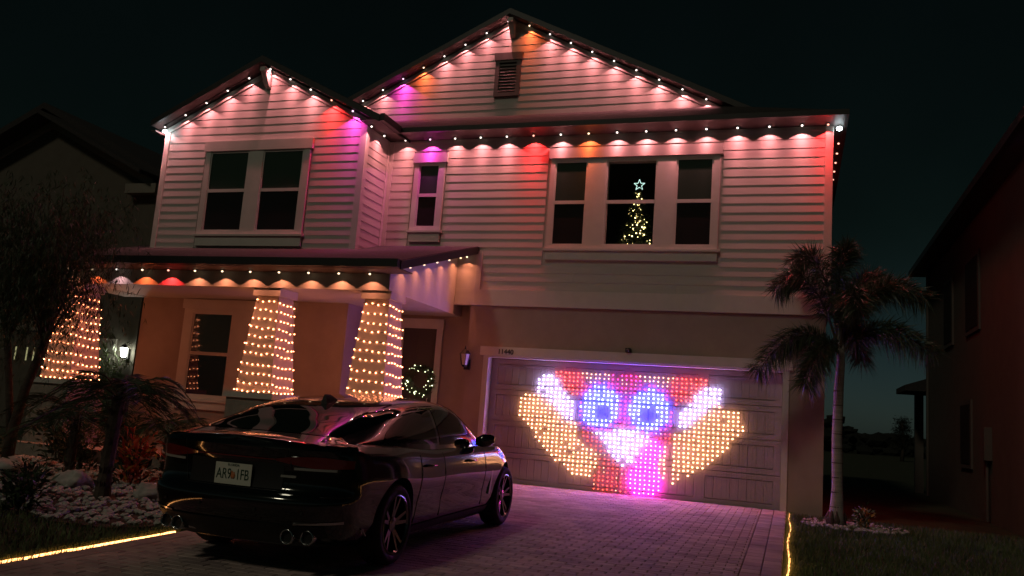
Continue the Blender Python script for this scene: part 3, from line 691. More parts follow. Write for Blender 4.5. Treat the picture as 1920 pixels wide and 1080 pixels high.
# ================================================================== WREATH
t_ = thing('wreath', 'round green wreath with small lights on the dark front door', 'wreath', (-1.40, 0.31, 1.66))
b = MB(); rr = 0.235
for k in range(520):
    a = R.uniform(0, 2 * math.pi); q = R.gauss(0, .035); p = Vector(((rr + q) * math.cos(a), R.uniform(-.05, .04), (rr + q) * math.sin(a)))
    d = Vector((R.gauss(0, 1), R.gauss(0, 1) - .3, R.gauss(0, 1))).normalized(); s_ = d.cross(Vector((0, 1, .3))).normalized() * .008
    e_ = p + d * R.uniform(.05, .09); b.add([p - s_, p + s_, e_], [(0, 1, 2)])
part(b, 'foliage', M['leaf'], t_, local=True)
b = MB()
for k in range(34):
    a = R.uniform(0, 2 * math.pi); q = R.gauss(0, .04); b.ico(((rr + q) * math.cos(a), -.06, (rr + q) * math.sin(a)), R.choice((.006, .008, .011)))
part(b, 'bulb_set', M['wreath_bulb'], t_, local=True)

# ================================================================== CHRISTMAS TREE in the upper window
TX, TY = 2.27, 1.12
t_ = thing('christmas_tree', 'lit Christmas tree with a glowing star behind the upper window', 'tree', (TX, TY, 3.36))
b = MB(); b.tube([(0, 0, 0), (0, 0, 2.05)], [.03, .01], 6); part(b, 'trunk', M['bark'], t_, local=True)
b = MB()
for k in range(4200):
    h = 2.05 * (1 - R.random() ** .62); rad = (2.05 - h) * 0.32 + .02
    a = R.uniform(0, 2 * math.pi); q = rad * math.sqrt(R.random()); p = Vector((q * math.cos(a), q * math.sin(a), .12 + h * .96))
    d = Vector((math.cos(a), math.sin(a), -.25 + R.gauss(0, .4))) + Vector((R.gauss(0, .4), R.gauss(0, .4), 0)); d.normalize()
    s_ = d.cross(Vector((0, 0, 1))).normalized() * .012; b.add([p - s_, p + s_, p + d * R.uniform(.07, .13)], [(0, 1, 2)])
part(b, 'foliage', M['leaf3'], t_, local=True)
b = MB()
for k in range(190):
    h = 2.0 * (1 - R.random() ** .7) ; rad = (2.05 - h) * 0.31 * R.uniform(.35, 1); a = R.uniform(math.pi, 2 * math.pi) + R.gauss(0, .2)
    b.ico((rad * math.cos(a) + R.gauss(0, .02), rad * math.sin(a), .12 + h * .96), R.choice((.004, .006, .008, .013)))
part(b, 'bulb_set', M['tree_bulb'], t_, local=True)
b = MB(); st = []
for k in range(10):
    r_ = .105 if k % 2 == 0 else .043; a = math.pi / 2 + k * math.pi / 5; st.append((r_ * math.cos(a), 2.15 + r_ * math.sin(a)))
for p, q in zip(st, st[1:] + st[:1]): b.tube([(p[0], 0, p[1]), (q[0], 0, q[1])], .0065, 5)
part(b, 'star', M['star'], t_, local=True)
# ================================================================== CAR (dark fastback, seen from the rear right)
M['paint'] = pm('car_paint_black', (0.0035, 0.0035, 0.004), 0.10, metal=0.0, coat=1.0, spec=0.5)
M['cglass'] = glass_mat('car_glass', (0.002, 0.002, 0.0025), rough=0.015)
M['ctrim'] = pm('car_black_plastic', (0.008, 0.008, 0.008), 0.5)
M['chrome'] = pm('car_chrome', (0.55, 0.55, 0.55), 0.15, metal=1.0)
M['tail'] = pm('tail_lamp_red', (0.16, 0.008, 0.008), 0.12, coat=1.0)
M['reflector'] = pm('reflector_grey', (0.30, 0.29, 0.27), 0.35)
M['tyre'] = pm('tyre_rubber', (0.012, 0.012, 0.012), 0.8, bump=0.3, bscale=50)
M['rim'] = pm('rim_machined', (0.20, 0.19, 0.19), 0.22, metal=1.0)
M['rimdark'] = pm('rim_dark', (0.02, 0.02, 0.02), 0.4, metal=0.6)
M['plate'] = pm('plate_white', (0.62, 0.64, 0.55), 0.5)
M['plate_ink'] = pm('plate_green', (0.01, 0.05, 0.025), 0.5)
M['plate_orange'] = pm('plate_orange', (0.60, 0.20, 0.08), 0.5)
CAR_S = 0.955
car = thing('car', 'black fastback car parked on the driveway with its rear to the street', 'car', (1.14, -7.38 - 1.095 * CAR_S, gz(-8.4) + 0.024), rot=(math.atan(0.02), 0, math.radians(89.6)))
car.rotation_mode = 'XYZ'; car.rotation_euler = Matrix.Rotation(math.atan(0.02), 3, 'X').to_4x4().to_3x3() @ Matrix.Rotation(math.radians(90.3), 3, 'Z') and (Matrix.Rotation(math.atan(0.02), 3, 'X') @ Matrix.Rotation(math.radians(90.3), 3, 'Z')).to_euler()
car.scale = (CAR_S,) * 3
def I(x, xs, ys):                    # smooth monotone-ish interpolation (cubic hermite)
    xs = list(xs); ys = list(ys)
    if x <= xs[0]: return ys[0]
    if x >= xs[-1]: return ys[-1]
    k = max(i for i in range(len(xs) - 1) if xs[i] <= x)
    def sl(i):
        if i == 0: return (ys[1] - ys[0]) / (xs[1] - xs[0])
        if i == len(xs) - 1: return (ys[-1] - ys[-2]) / (xs[-1] - xs[-2])
        a = (ys[i] - ys[i - 1]) / (xs[i] - xs[i - 1]); b_ = (ys[i + 1] - ys[i]) / (xs[i + 1] - xs[i])
        return 0 if a * b_ <= 0 else 2 * a * b_ / (a + b_)
    h = xs[k + 1] - xs[k]; t_ = (x - xs[k]) / h; m0, m1 = sl(k) * h, sl(k + 1) * h
    return (2 * t_ ** 3 - 3 * t_ ** 2 + 1) * ys[k] + (t_ ** 3 - 2 * t_ ** 2 + t_) * m0 + (-2 * t_ ** 3 + 3 * t_ ** 2) * ys[k + 1] + (t_ ** 3 - t_ ** 2) * m1
TL = [0, .06, .12, .25, .4, .44, .47, .50, .53, .57, .62, .68, .8, .9, .95, .975, 1.0]
def zsh(x): return I(x, [0, .25, 1.1, 2.0, 3.0, 3.6, 4.2, 4.6, 4.83], [1.0, 1.0, 0.975, 0.925, 0.92, 0.915, 0.84, 0.74, 0.66])
def zlo(x): return I(x, [0, .5, 1.4, 3.4, 4.3, 4.83], [.25, .22, .17, .17, .19, .21])
def xr_(t_): return I(t_, [0, .1, .25, .40, .47, .53, .6, .75, .88, .95, 1.0], [.22, .10, .03, .0, .01, .065, .085, .085, .05, .025, .05])
def xf_(t_): return I(t_, [0, .2, .5, .7, 1.0], [4.70, 4.80, 4.83, 4.80, 4.62])
def wd_(x, t_):
    w0 = I(t_, [0, .1, .25, .4, .55, .7, .82, .92, 1.0], [.80, .865, .895, .905, .922, .930, .915, .895, .855])
    bulge = .018 * math.exp(-((x - 1.095) / .42) ** 2) + .012 * math.exp(-((x - 4.0) / .42) ** 2)
    door = -.022 * math.exp(-((x - 2.55) / .7) ** 2) * math.exp(-((t_ - .35) / .22) ** 2)
    return w0 + bulge * min(1, 1.4 * t_) + door - .03 * max(0, (x - 3.9)) 
LR, LF, NR, NF = .48, .95, 2.7, 2.3
def rear_x(y, t_):
    W0 = wd_(.3, t_); s_ = min(1.0, (abs(y) / W0)) ** NR
    return xr_(t_) + LR * (1 - (1 - s_) ** (1 / NR))
def outline(t_):
    xr, xf = xr_(t_), xf_(t_); P = []
    for k in range(17):
        ph = math.pi / 2 * k / 16; y = math.sin(ph) ** (2 / NR); x = xr + LR * (1 - math.cos(ph) ** (2 / NR)); P.append((x, y * wd_(x, t_)))
    a, c = xr + LR, xf - LF
    for k in range(1, 44): x = a + (c - a) * k / 44; P.append((x, wd_(x, t_)))
    for k in range(17):
        ph = math.pi / 2 * (1 - k / 16); y = math.sin(ph) ** (2 / NF); x = xf - LF * (1 - math.cos(ph) ** (2 / NF)); P.append((x, y * wd_(x, t_)))
    return P
rings = []
for t_ in TL:
    P = outline(t_); rings.append([(x, y, zlo(x) + t_ * (zsh(x) - zlo(x))) for x, y in P])
def crown(x): return I(x, [0, .3, 1, 3.4, 4.0, 4.6, 4.83], [.035, .055, .06, .10, .10, .07, .03])
top = rings[-1]
for s_ in (.94, .82, .6, .32, 0.0):
    rings.append([(x, y * s_, z + crown(x) * (1 - s_ ** 2)) for x, y, z in top])
bot = rings[0]
low = [[(x, y * s_, z) for x, y, z in bot] for s_ in (0.0, .5)]
full = low + rings
cb = MB(); n_ = len(full[0])
Rr = [[(x, -y, z) for x, y, z in row] for row in full]      # right side (car's right = -y)
cb.grid([list(r) for r in full]); cb.grid([list(reversed(r)) for r in Rr])
me = cb.mesh('body', M['paint'], True)
import bmesh
bm = bmesh.new(); bm.from_mesh(me); bmesh.ops.remove_doubles(bm, verts=bm.verts, dist=.0008); bmesh.ops.dissolve_degenerate(bm, dist=.0003, edges=bm.edges); bmesh.ops.recalc_face_normals(bm, faces=bm.faces); bm.to_mesh(me); bm.free()
me.polygons.foreach_set('use_smooth', [True] * len(me.polygons))
body = link('body', me, car)
# wheel arches by boolean
AX = (1.095, 4.0); WR = .338
cut = MB()
for ax in AX:
    for s_ in (-1, 1):
        cut.lathe([(WR + .042, .58 * s_), (WR + .042, 1.1 * s_)], 40, (ax, 0, WR + .012), axis='y')
cm = cut.mesh('cutter', M['ctrim']); co = link('cutter', cm)
bm = bmesh.new(); bm.from_mesh(cm); bmesh.ops.recalc_face_normals(bm, faces=bm.faces); bm.to_mesh(cm); bm.free()
me.materials.append(M['ctrim'])
co.parent = car
md = body.modifiers.new('arch', 'BOOLEAN'); md.operation = 'DIFFERENCE'; md.object = co; md.solver = 'EXACT'
bpy.context.view_layer.update()
nme = bpy.data.meshes.new_from_object(body.evaluated_get(bpy.context.evaluated_depsgraph_get()))
body.modifiers.clear(); body.data = nme; bpy.data.objects.remove(co)
try: nme.set_sharp_from_angle(angle=math.radians(35))
except Exception: pass
# greenhouse
CSA = [0, .2, .4, .55, .65, .75, .88, 1.0]
CSY = [1.0, .972, .905, .835, .765, .64, .345, 0]; CSZ = [0, .26, .55, .77, .885, .955, .992, 1.0]
def gtop(x): return I(x, [.16, .45, .8, 1.2, 1.6, 2.0, 2.35, 2.75, 3.1, 3.4, 3.66], [1.02, 1.085, 1.175, 1.275, 1.347, 1.388, 1.40, 1.365, 1.25, 1.115, .985])
def gw(x): return I(x, [.16, .5, 1.0, 1.6, 2.4, 3.0, 3.66], [.70, .76, .80, .825, .835, .83, .78])
def gbase(x): return zsh(x) - .02 + (.02 if x < .4 else 0)
def gp(x, a, off=0.0):
    def q(x, a):
        h = max(.004, gtop(x) - gbase(x)); return Vector((x, gw(x) * I(a, CSA, CSY), gbase(x) + h * I(a, CSA, CSZ)))
    p = q(x, a)
    if off:
        e = .004; a1, a0 = min(1, a + e), max(0, a - e)
        da = q(x, a1) - q(x, a0); dx = q(x + .01, a) - q(x - .01, a); n = da.cross(dx) * -1
        if a > .999: n.y = 0
        n.normalize()
        if n.z < 0: n = -n
        p = p + n * off
    return p
gx = [.16 + (3.66 - .16) * k / 60 for k in range(61)]; ga = [k / 28 for k in range(29)]
b = MB()
b.grid([[gp(x, a) for a in ga] for x in gx][::-1]); b.grid([[Vector((p.x, -p.y, p.z)) for p in [gp(x, a) for a in ga]] for x in gx])
part(b, 'greenhouse', M['paint'], car, True, True)
def patch(x0, x1, alo, ahi, nx, na, off, name, mat, side=0, smooth=True, parent=None):
    b = MB()
    for s_ in ((1, -1) if side == 0 else (side,)):
        Gd = []
        for k in range(nx + 1):
            x = x0 + (x1 - x0) * k / nx; a0, a1 = alo(x), ahi(x)
            Gd.append([Vector((p.x, p.y * s_, p.z)) for p in [gp(x, a0 + (a1 - a0) * j / na, off) for j in range(na + 1)]])
        b.grid(Gd if s_ < 0 else Gd[::-1])
    return part(b, name, mat, parent or car, smooth, True)
patch(.38, 1.62, lambda x: I(x, [.38, .48, 1.5, 1.62], [.62, .50, .545, .66]), lambda x: 1.0, 30, 14, .004, 'rear_window', M['cglass'])
patch(2.72, 3.58, lambda x: I(x, [2.72, 2.82, 3.45, 3.58], [.70, .62, .50, .52]), lambda x: 1.0, 20, 14, .004, 'windshield', M['cglass'])
for s_ in (-1, 1):
    patch(1.0, 2.10, lambda x: .13, lambda x: I(x, [1.0, 1.12, 1.5, 2.1], [.16, .34, .52, .575]), 24, 8, .004, 'rear_side_window', M['cglass'], s_)
    patch(2.17, 3.42, lambda x: .10, lambda x: I(x, [2.17, 2.6, 3.0, 3.25, 3.42], [.575, .565, .49, .34, .13]), 24, 8, .004, 'front_side_window', M['cglass'], s_)
# shark fin antenna
b = MB(); b.hexa([(1.30, -.035, 1.295), (1.30, .035, 1.295), (1.52, .028, 1.335), (1.52, -.028, 1.335), (1.315, -.008, 1.385), (1.315, .008, 1.385), (1.40, .008, 1.385), (1.40, -.008, 1.385)]); part(b, 'antenna_fin', M['ctrim'], car, False, True)
# rear details on the rear surface
def rz(y, z): zz = (z - zlo(.1)) / (zsh(.1) - zlo(.1)); return min(1, max(0, zz))
def rpatch(y0, y1, zl, zh, name, mat, off=.006, ny=14, nz=4, thick=.02, parent=None):
    b = MB(); Gd = []
    for k in range(ny + 1):
        y = y0 + (y1 - y0) * k / ny; a, c = zl(y), zh(y)
        Gd.append([(rear_x(y, rz(y, a + (c - a) * j / nz)) - off, y, a + (c - a) * j / nz) for j in range(nz + 1)])
    b.grid(Gd[::-1]); B = [[(x + thick, y, z) for x, y, z in row] for row in Gd]; b.grid(B)
    for e_ in (0, -1): b.grid([[row[e_] for row in Gd], [row[e_] for row in B]])
    b.grid([Gd[0], B[0]]); b.grid([Gd[-1], B[-1]])
    return part(b, name, mat, parent or car, True, True)
for s_ in (-1, 1):
    tl = rpatch(.36 * s_, .885 * s_, lambda y: I(abs(y), [.36, .5, .7, .885], [.868, .845, .825, .835]), lambda y: I(abs(y), [.36, .5, .7, .885], [.885, .905, .915, .895]), 'tail_lamp', M['tail'], .008, 22)
    rpatch(.50 * s_, .80 * s_, lambda y: .808, lambda y: .826, 'reversing_lamp', M['reflector'], .010, 10, 2, parent=tl)
    rpatch(.55 * s_, .86 * s_, lambda y: I(abs(y), [.55, .86], [.405, .42]), lambda y: I(abs(y), [.55, .86], [.418, .44]), 'bumper_accent', M['chrome'], .008, 12, 2)
    for y in (.50, .645):
        b = MB(); b.lathe([(.045, .0), (.052, -.012), (.058, 0.0), (.058, .12), (.046, .12)], 22, (rear_x(y, .12) - .03, y * s_, .315), axis='x', closed=True); ex = part(b, 'exhaust_tip', M['chrome'], car, True, True)
        b = MB(); b.lathe([(.044, .02), (.044, .03)], 18, (rear_x(y, .12) - .03, y * s_, .315), axis='x'); part(b, 'exhaust_bore', M['ctrim'], ex, False, True)
    rpatch(.70 * s_, .90 * s_, lambda y: .30, lambda y: I(abs(y), [.70, .80, .90], [.34, .31, .36]), 'corner_fin', M['chrome'], .004, 8, 2, .012)
rpatch(-.355, .355, lambda y: .872, lambda y: .882, 'light_bar', M['tail'], .007, 14, 2)
rpatch(-.76, .76, lambda y: .225, lambda y: .40, 'diffuser', M['ctrim'], .010, 30, 4)
rpatch(-.42, .42, lambda y: .232, lambda y: .240, 'diffuser_highlight', M['chrome'], .018, 14, 1)  # chrome strip standing in for the highlight along the diffuser's bottom edge
rpatch(-.42, .42, lambda y: .655, lambda y: .845, 'plate_recess', M['ctrim'], .003, 14, 2)
rpatch(-.52, -.40, lambda y: .748, lambda y: .765, 'badge', M['reflector'], .010, 4, 1)
px = min(rear_x(0, rz(0, z)) for z in (.66, .70, .75, .80)) - .012
b = MB(); b.box(px - .006, px, -.165, .165, .658, .82); pl = part(b, 'licence_plate', M['plate'], car, False, True)
for txt, yy in (('AR9', .083), ('1FB', -.085)):
    tm = textmesh(txt, .098, M['plate_ink'], .001); o = link('lettering', tm, pl, (px - .0075, yy, .733), (math.radians(90), 0, math.radians(-90))); o.scale = (.80, 1.15, 1)
b = MB(); b.ico((px - .006, 0.0, .726), .030, sc=(.08, .9, 1)); b.ico((px - .006, .014, .746), .018, sc=(.1, 1, 1)); part(b, 'plate_orange_emblem', M['plate_orange'], pl, True, True)
tm = textmesh('FLORIDA', .026, M['plate_ink'], .001); link('lettering', tm, pl, (px - .0075, 0, .804), (math.radians(90), 0, math.radians(-90)))
# side details
def side_y(x, z): t_ = (z - zlo(x)) / (zsh(x) - zlo(x)); return wd_(x, t_)
for s_ in (-1, 1):
    b = MB(); Gd = [[(x, (side_y(x, z) + .008) * s_, z) for z in (.20, .23, .275)] for x in [1.52 + .1 * k for k in range(21)]]
    b.grid(Gd if s_ < 0 else Gd[::-1]); part(b, 'sill_trim', M['ctrim'], car, True, True)
    for x in (1.66, 2.72):
        b = MB(); b.tube([(x, (side_y(x, .80) - .01) * s_, .80), (x + .02, (side_y(x, .80) + .03) * s_, .802), (x + .19, (side_y(x + .19, .80) + .03) * s_, .795), (x + .21, (side_y(x + .2, .79) - .01) * s_, .793)], .012, 6); part(b, 'door_handle', M['paint'], car, True, True)
    b = MB(); b.hexa([(3.46, (side_y(3.46, .5) + .005) * s_, .40), (3.50, (side_y(3.5, .5) + .008) * s_, .40), (3.52, (side_y(3.52, .6) + .008) * s_, .66), (3.49, (side_y(3.49, .6) + .005) * s_, .66), (3.46, .86 * s_, .40), (3.50, .86 * s_, .40), (3.52, .86 * s_, .66), (3.49, .86 * s_, .66)]); part(b, 'fender_vent', M['chrome'], car, False, True)
    b = MB(); Gm = []
    for k in range(9):
        u = k / 8; r_ = math.sin(math.pi * min(1, .12 + u * .80)) ** .6
        Gm.append([(3.10 + .05 * u + .07 * r_ * math.cos(a_) * (.8 if math.cos(a_) < 0 else 1.1), (.86 + .19 * u) * s_, .985 + .055 * u * .5 + .072 * r_ * math.sin(a_)) for a_ in [2 * math.pi * j / 14 for j in range(14)]])
    b.grid(Gm if s_ < 0 else Gm[::-1], wrap=True); b.add(Gm[-1], [tuple(range(14))]); part(b, 'mirror', M['paint'], car, True, True)
    # door shut lines
    for x in (1.52, 2.13, 3.28):
        b = MB(); zz = [.30 + .05 * k for k in range(13)]; zz = [z for z in zz if z < zsh(x) - .01]
        b.tube([(x + (.04 * math.sin((z - .3) * 3) if x < 1.6 else 0), (side_y(x, z) + .0005) * s_, z) for z in zz], .0035, 4); part(b, 'shut_line', M['ctrim'], car, True, True)
# wheels
tyb = MB(); prof = [(.245, -.11), (.30, -.115), (.325, -.10), (WR, -.07), (WR, .07), (.325, .10), (.30, .115), (.245, .11)]
tyb.lathe(prof, 44, axis='y', closed=True); TY_ME = tyb.mesh('tyre', M['tyre'], True)
rb = MB()
rb.lathe([(.246, -.112), (.236, -.116), (.226, -.10), (.225, .10), (.246, .108)], 40, axis='y', closed=True)
for k in range(5):
    for d in (-1, 1):
        a = 2 * math.pi * k / 5; a2 = a + d * .20; a1 = a + d * .10
        def P(r, an, t, y): return (r * math.cos(an) - t * math.sin(an), y, r * math.sin(an) + t * math.cos(an))
        w1, w2 = .020, .012
        rb.hexa([P(.05, a1, -w1, -.075), P(.05, a1, w1, -.075), P(.05, a1, w1, -.045), P(.05, a1, -w1, -.045), P(.232, a2, -w2, -.104), P(.232, a2, w2, -.104), P(.232, a2, w2, -.07), P(.232, a2, -w2, -.07)], 0)
rb.lathe([(.062, -.05), (.062, -.082), (.03, -.088)], 20, axis='y')
RIM_ME = rb.mesh('rim', [M['rim'], M['rimdark']])
bd = MB(); bd.lathe([(.17, .0), (.17, .03)], 28, axis='y'); bd.lathe([(.224, .05), (.224, .06)], 28, axis='y', m=0); DISC_ME = bd.mesh('brake_disc', M['rimdark'])
for ax in AX:
    for s_ in (-1, 1):
        wl = link('wheel', TY_ME, car, (ax, .815 * s_, WR), (0, R.uniform(0, 6), 0 if s_ < 0 else math.pi))
        link('rim', RIM_ME, wl); link('brake_disc', DISC_ME, wl)

def rline(pts_, name, r_=.0035, mat='ctrim'):
    b = MB(); b.tube([(rear_x(y, rz(y, z)) - .001, y, z) for y, z in pts_], r_, 4); part(b, name, M[mat], car, True, True)
for s_ in (-1, 1):
    rline([(.47 * s_, .97), (.475 * s_, .90), (.48 * s_, .80), (.46 * s_, .70), (.44 * s_, .645)], 'shut_line')
    rline([(y * s_, .60 + .02 * (y > .7)) for y in (.72, .78, .83, .87, .895)], 'shut_line')
    for y in (.25, .62):
        b = MB(); b.lathe([(.011, -.004), (.011, .01)], 12, (rear_x(y, rz(y, .50)) - .002, y * s_, .50), axis='x'); part(b, 'parking_sensor', M['ctrim'], car, False, True)
rline([(-.44 + .08 * k, .645) for k in range(12)], 'shut_line')

# ================================================================== PLANTS
class FM(MB):
    def leaf(s, p, d, L, wd, side=None, m=0, droop=0.0):
        d = d.normalized(); q = side if side is not None else d.cross(Vector((0, 0, 1)))
        if q.length < 1e-4: q = Vector((1, 0, 0))
        q = q.normalized() * (wd / 2); mid = p + d * L * .45; e = p + d * L + Vector((0, 0, -droop * L))
        s.add([p, mid - q, e, mid + q], [(0, 1, 2, 3)], m)
def bez(p0, p1, p2, n):
    return [(1 - t) ** 2 * p0 + 2 * t * (1 - t) * p1 + t * t * p2 for t in [k / n for k in range(n + 1)]]
def rv(s=1.0): return Vector((R.gauss(0, s), R.gauss(0, s), R.gauss(0, s)))
M['leaf4'] = pm('bright_bush_leaf', (0.12, 0.17, 0.06), 0.4, nscale=4, namt=0.35)
# ---- foxtail palm at the right corner of the house
PB = Vector((5.64, -0.92, gz(-.9)))
palm = thing('palm_tree', 'slim grey trunked palm with bushy dark fronds at the right corner of the house', 'palm', PB)
b = MB(); b.tube([(0, 0, -.05), (.0, 0, .12), (.01, .0, .5), (-.005, 0, 1.2), (.01, .0, 1.9), (.03, 0, 2.25), (.02, 0, 2.9)], [.135, .10, .075, .072, .066, .058, .03], 14)
tr = part(b, 'trunk', M['trunk'], palm, True, True)
for k in range(9):
    z = .25 + k * .2; b = MB(); r_ = I(z, [.12, .5, 1.2, 1.9, 2.2], [.10, .076, .073, .067, .06]); b.lathe([(r_ + .001, z - .006), (r_ + .0035, z), (r_ + .001, z + .006)], 14); part(b, 'trunk_ring', M['bark'], tr, True, True)
b = MB()
for k in range(10):
    a = R.uniform(0, 6.28); b.tube([(.07 * math.cos(a), .07 * math.sin(a), -.03), (.13 * math.cos(a), .13 * math.sin(a), .10), (.11 * math.cos(a), .11 * math.sin(a), .16 + R.uniform(0, .06))], [.04, .03, .008], 6)
part(b, 'boot', M['bark'], palm, True, True)
FR = [((-.60, -.05, 3.95), (-1.05, -.1, 3.40)), ((-.75, -.12, 3.05), (-1.32, -.25, 2.18)), ((.55, .0, 3.75), (1.35, .1, 3.35)), ((.70, .1, 3.15), (1.50, .2, 2.55)),
      ((-.35, .25, 4.25), (-.75, .5, 3.90)), ((.10, -.5, 3.6), (.25, -1.0, 3.05)), ((-.25, -.35, 2.75), (-.55, -.6, 2.0)), ((.35, .35, 3.95), (.85, .75, 3.55)), ((.2, .5, 3.3), (.45, 1.1, 2.5)), ((-.1, .1, 3.9), (.12, .2, 4.05))]
for c1, c2 in FR:
    L = FM(); base = Vector((.02, 0, 2.35)); pts_ = bez(base, Vector((c1[0] * .62, c1[1] * .62, c1[2] * .97 + .05)), Vector((c2[0] * .80, c2[1] * .8, c2[2] * .97)), 14)
    L.tube(pts_, [.018 * (1 - .8 * k / 14) + .003 for k in range(15)], 5, 1)
    for k in range(3, 15):
        p = pts_[k]; d = (pts_[min(14, k + 1)] - pts_[k - 1]).normalized()
        for q in range(110):
            a = d.cross(Vector((0, 0, 1))); a.normalize(); c = d.cross(a); th = R.uniform(0, 6.28)
            out_ = math.cos(th) * a + math.sin(th) * c
            L.leaf(p + d * R.uniform(-.05, .05), out_ + d * R.uniform(.3, .9), R.uniform(.22, .40) * (1.05 - .35 * abs(k - 9) / 6), R.uniform(.008, .017), rv(), 0, R.uniform(0, .6))
    part(L, 'frond', [M['leaf2'], M['bark']], palm, False, True)
# ---- feathery date palms on the left bed
def date_palm(loc, h, nf, Lf, label, lean=(0, 0), name='date_palm', r0=.075, mat='leaf', up=.9):
    t_ = thing(name, label, 'palm', loc, None)
    b = MB(); n = 7; P_ = [(lean[0] * (k / n) ** 1.5, lean[1] * (k / n) ** 1.5, -.05 + (h + .05) * k / n) for k in range(n + 1)]
    b.tube(P_, [r0 * (1.35 - .35 * min(1, k / 2)) for k in range(n + 1)], 9)
    for k in range(40):
        u = R.uniform(.1, 1); a = R.uniform(0, 6.28); q = Vector(P_[int(u * n)]); b.tube([q + Vector((math.cos(a), math.sin(a), 0)) * r0 * .8, q + Vector((math.cos(a), math.sin(a), .7)) * r0 * 1.45], [.022, .006], 4)
    part(b, 'trunk', M['bark'], t_, False, True)
    c = Vector((lean[0], lean[1], h))
    for k in range(nf):
        a = 2.399 * k + R.uniform(-.2, .2); e = R.uniform(.15, 1.0) * up; hd_ = Vector((math.cos(a), math.sin(a), 0)); ln = Lf * R.uniform(.8, 1.1)
        p1 = c + hd_ * ln * .45 + Vector((0, 0, ln * e * .75)); p2 = c + hd_ * ln * R.uniform(.85, 1.0) + Vector((0, 0, ln * (e * .55 - .45)))
        pts_ = bez(c, p1, p2, 18); L = FM(); L.tube(pts_, [.010 * (1 - .8 * q / 18) + .002 for q in range(19)], 4, 1)
        for q in range(3, 19):
            d = (pts_[min(18, q + 1)] - pts_[q - 1]).normalized(); sd = d.cross(Vector((0, 0, 1))).normalized()
            for s_ in (-1, 1):
                for w__ in range(2):
                    L.leaf(pts_[q] + d * R.uniform(-.03, .03), sd * s_ + d * .75 + Vector((0, 0, R.uniform(-.15, .25))), Lf * .30 * (1.1 - abs(q - 9) / 14) * R.uniform(.85, 1.1), .011, Vector((0, 0, 1)) + rv(.3), 0, .15)
        part(L, 'frond', [M[mat], M['bark']], t_, False, True)
    return t_
date_palm((-2.42, -5.85, gz(-5.85)), 1.10, 24, .92, 'feathery palm with a thick bark trunk standing in the white rock bed', (.05, .0))
date_palm((-3.9, -4.9, gz(-4.9)), .75, 18, .95, 'low feathery palm in front of the leftmost porch column', (.0, .0), r0=.06)
date_palm((-3.75, -3.3, gz(-3.3)), .55, 16, .85, 'small palm tucked behind the car below the porch window', (.0, 0), r0=.05)
# ---- shrubs
def shrub(loc, label, rad, h, n, mats, lw=.05, ll=.12, name='shrub', cat='shrub', stems=7):
    t_ = thing(name, label, cat, loc)
    b = MB(); tips = []
    for k in range(stems):
        a = R.uniform(0, 6.28); e = Vector((math.cos(a) * rad * R.uniform(.2, .8), math.sin(a) * rad * R.uniform(.2, .8), h * R.uniform(.6, .95))); P_ = bez(Vector((0, 0, -.03)), Vector((e.x * .2, e.y * .2, e.z * .6)), e, 5); b.tube(P_, [.012 - .0016 * q for q in range(6)], 5); tips += P_[1:]
    part(b, 'stem', M['bark'], t_, False, True)
    L = FM()
    for k in range(n):
        p = R.choice(tips) + Vector((R.gauss(0, rad * .22), R.gauss(0, rad * .22), R.gauss(0, h * .10))); p.z = max(.02, p.z)
        d = Vector((p.x, p.y, .35 * h)).normalized() + rv(.45); mi = R.randrange(len(mats)); L.leaf(p, d, R.uniform(.7, 1.2) * ll, R.uniform(.7, 1.2) * lw, rv(), mi, R.uniform(0, .3))
    part(L, 'foliage', [M[m_] for m_ in mats], t_, False, True)
# ---- weeping tree on the far left
def weeping_tree(loc, label):
    t_ = thing('weeping_tree', label, 'tree', loc)
    b = MB()
    b.tube([(0, 0, -.05), (.03, 0, .5), (.12, .02, 1.1), (.30, .05, 1.75), (.42, .05, 2.3)], [.09, .075, .065, .055, .04], 9)
    b.tube([(.02, 0, .35), (-.18, .03, 1.0), (-.35, .0, 1.8), (-.5, 0, 2.5)], [.055, .05, .045, .03], 8)
    br = []
    for k in range(26):
        st_ = Vector((.30, .05, 1.75)) if k % 2 else Vector((-.35, 0, 1.8)); a = R.uniform(0, 6.28); e = st_ + Vector((math.cos(a) * R.uniform(.3, .95), math.sin(a) * R.uniform(.3, .8), R.uniform(.7, 2.35)))
        m_ = (st_ + e) / 2 + Vector((0, 0, .25)); P_ = bez(st_, m_, e, 6); b.tube(P_, [.022 - .003 * q for q in range(7)], 5); br += P_[3:]
    part(b, 'trunk', M['bark'], t_, True, True)
    L = FM()
    for k in range(1500):
        p = R.choice(br) + rv(.20); h = R.uniform(.25, .95); dirx = rv(.25); dirx.z = 0; n = 6
        P_ = bez(p, p + dirx * .8 + Vector((0, 0, .12)), p + dirx * 1.1 + Vector((0, 0, -h)), n)
        for q in range(1, n + 1):
            for w__ in range(3): L.leaf(P_[q] + rv(.01), Vector((R.gauss(0, .5), R.gauss(0, .5), -1)), R.uniform(.07, .15), .013, rv(), 0)
    part(L, 'crown', M['leaf'], t_, False, True)
shrub((-5.6, -3.4, gz(-3.4)), 'tall dark bush hiding the porch floor at the far left', .6, .8, 700, ['leaf3', 'leaf'], .045, .12)
shrub((-3.5, -2.95, gz(-2.95)), 'dark bush between the left and middle porch pedestals', .5, .6, 600, ['leaf3', 'leaf'], .045, .12)
shrub((-4.7, -3.1, gz(-3.1)), 'dark bush against the porch edge behind the low palm', .5, .7, 600, ['leaf3', 'leaf'], .045, .12)
shrub((-9.66, 1.55, 0), 'leafy bush lit white beside the neighbour\'s coach lamp', .38, 2.25, 900, ['leaf4'], .03, .18)
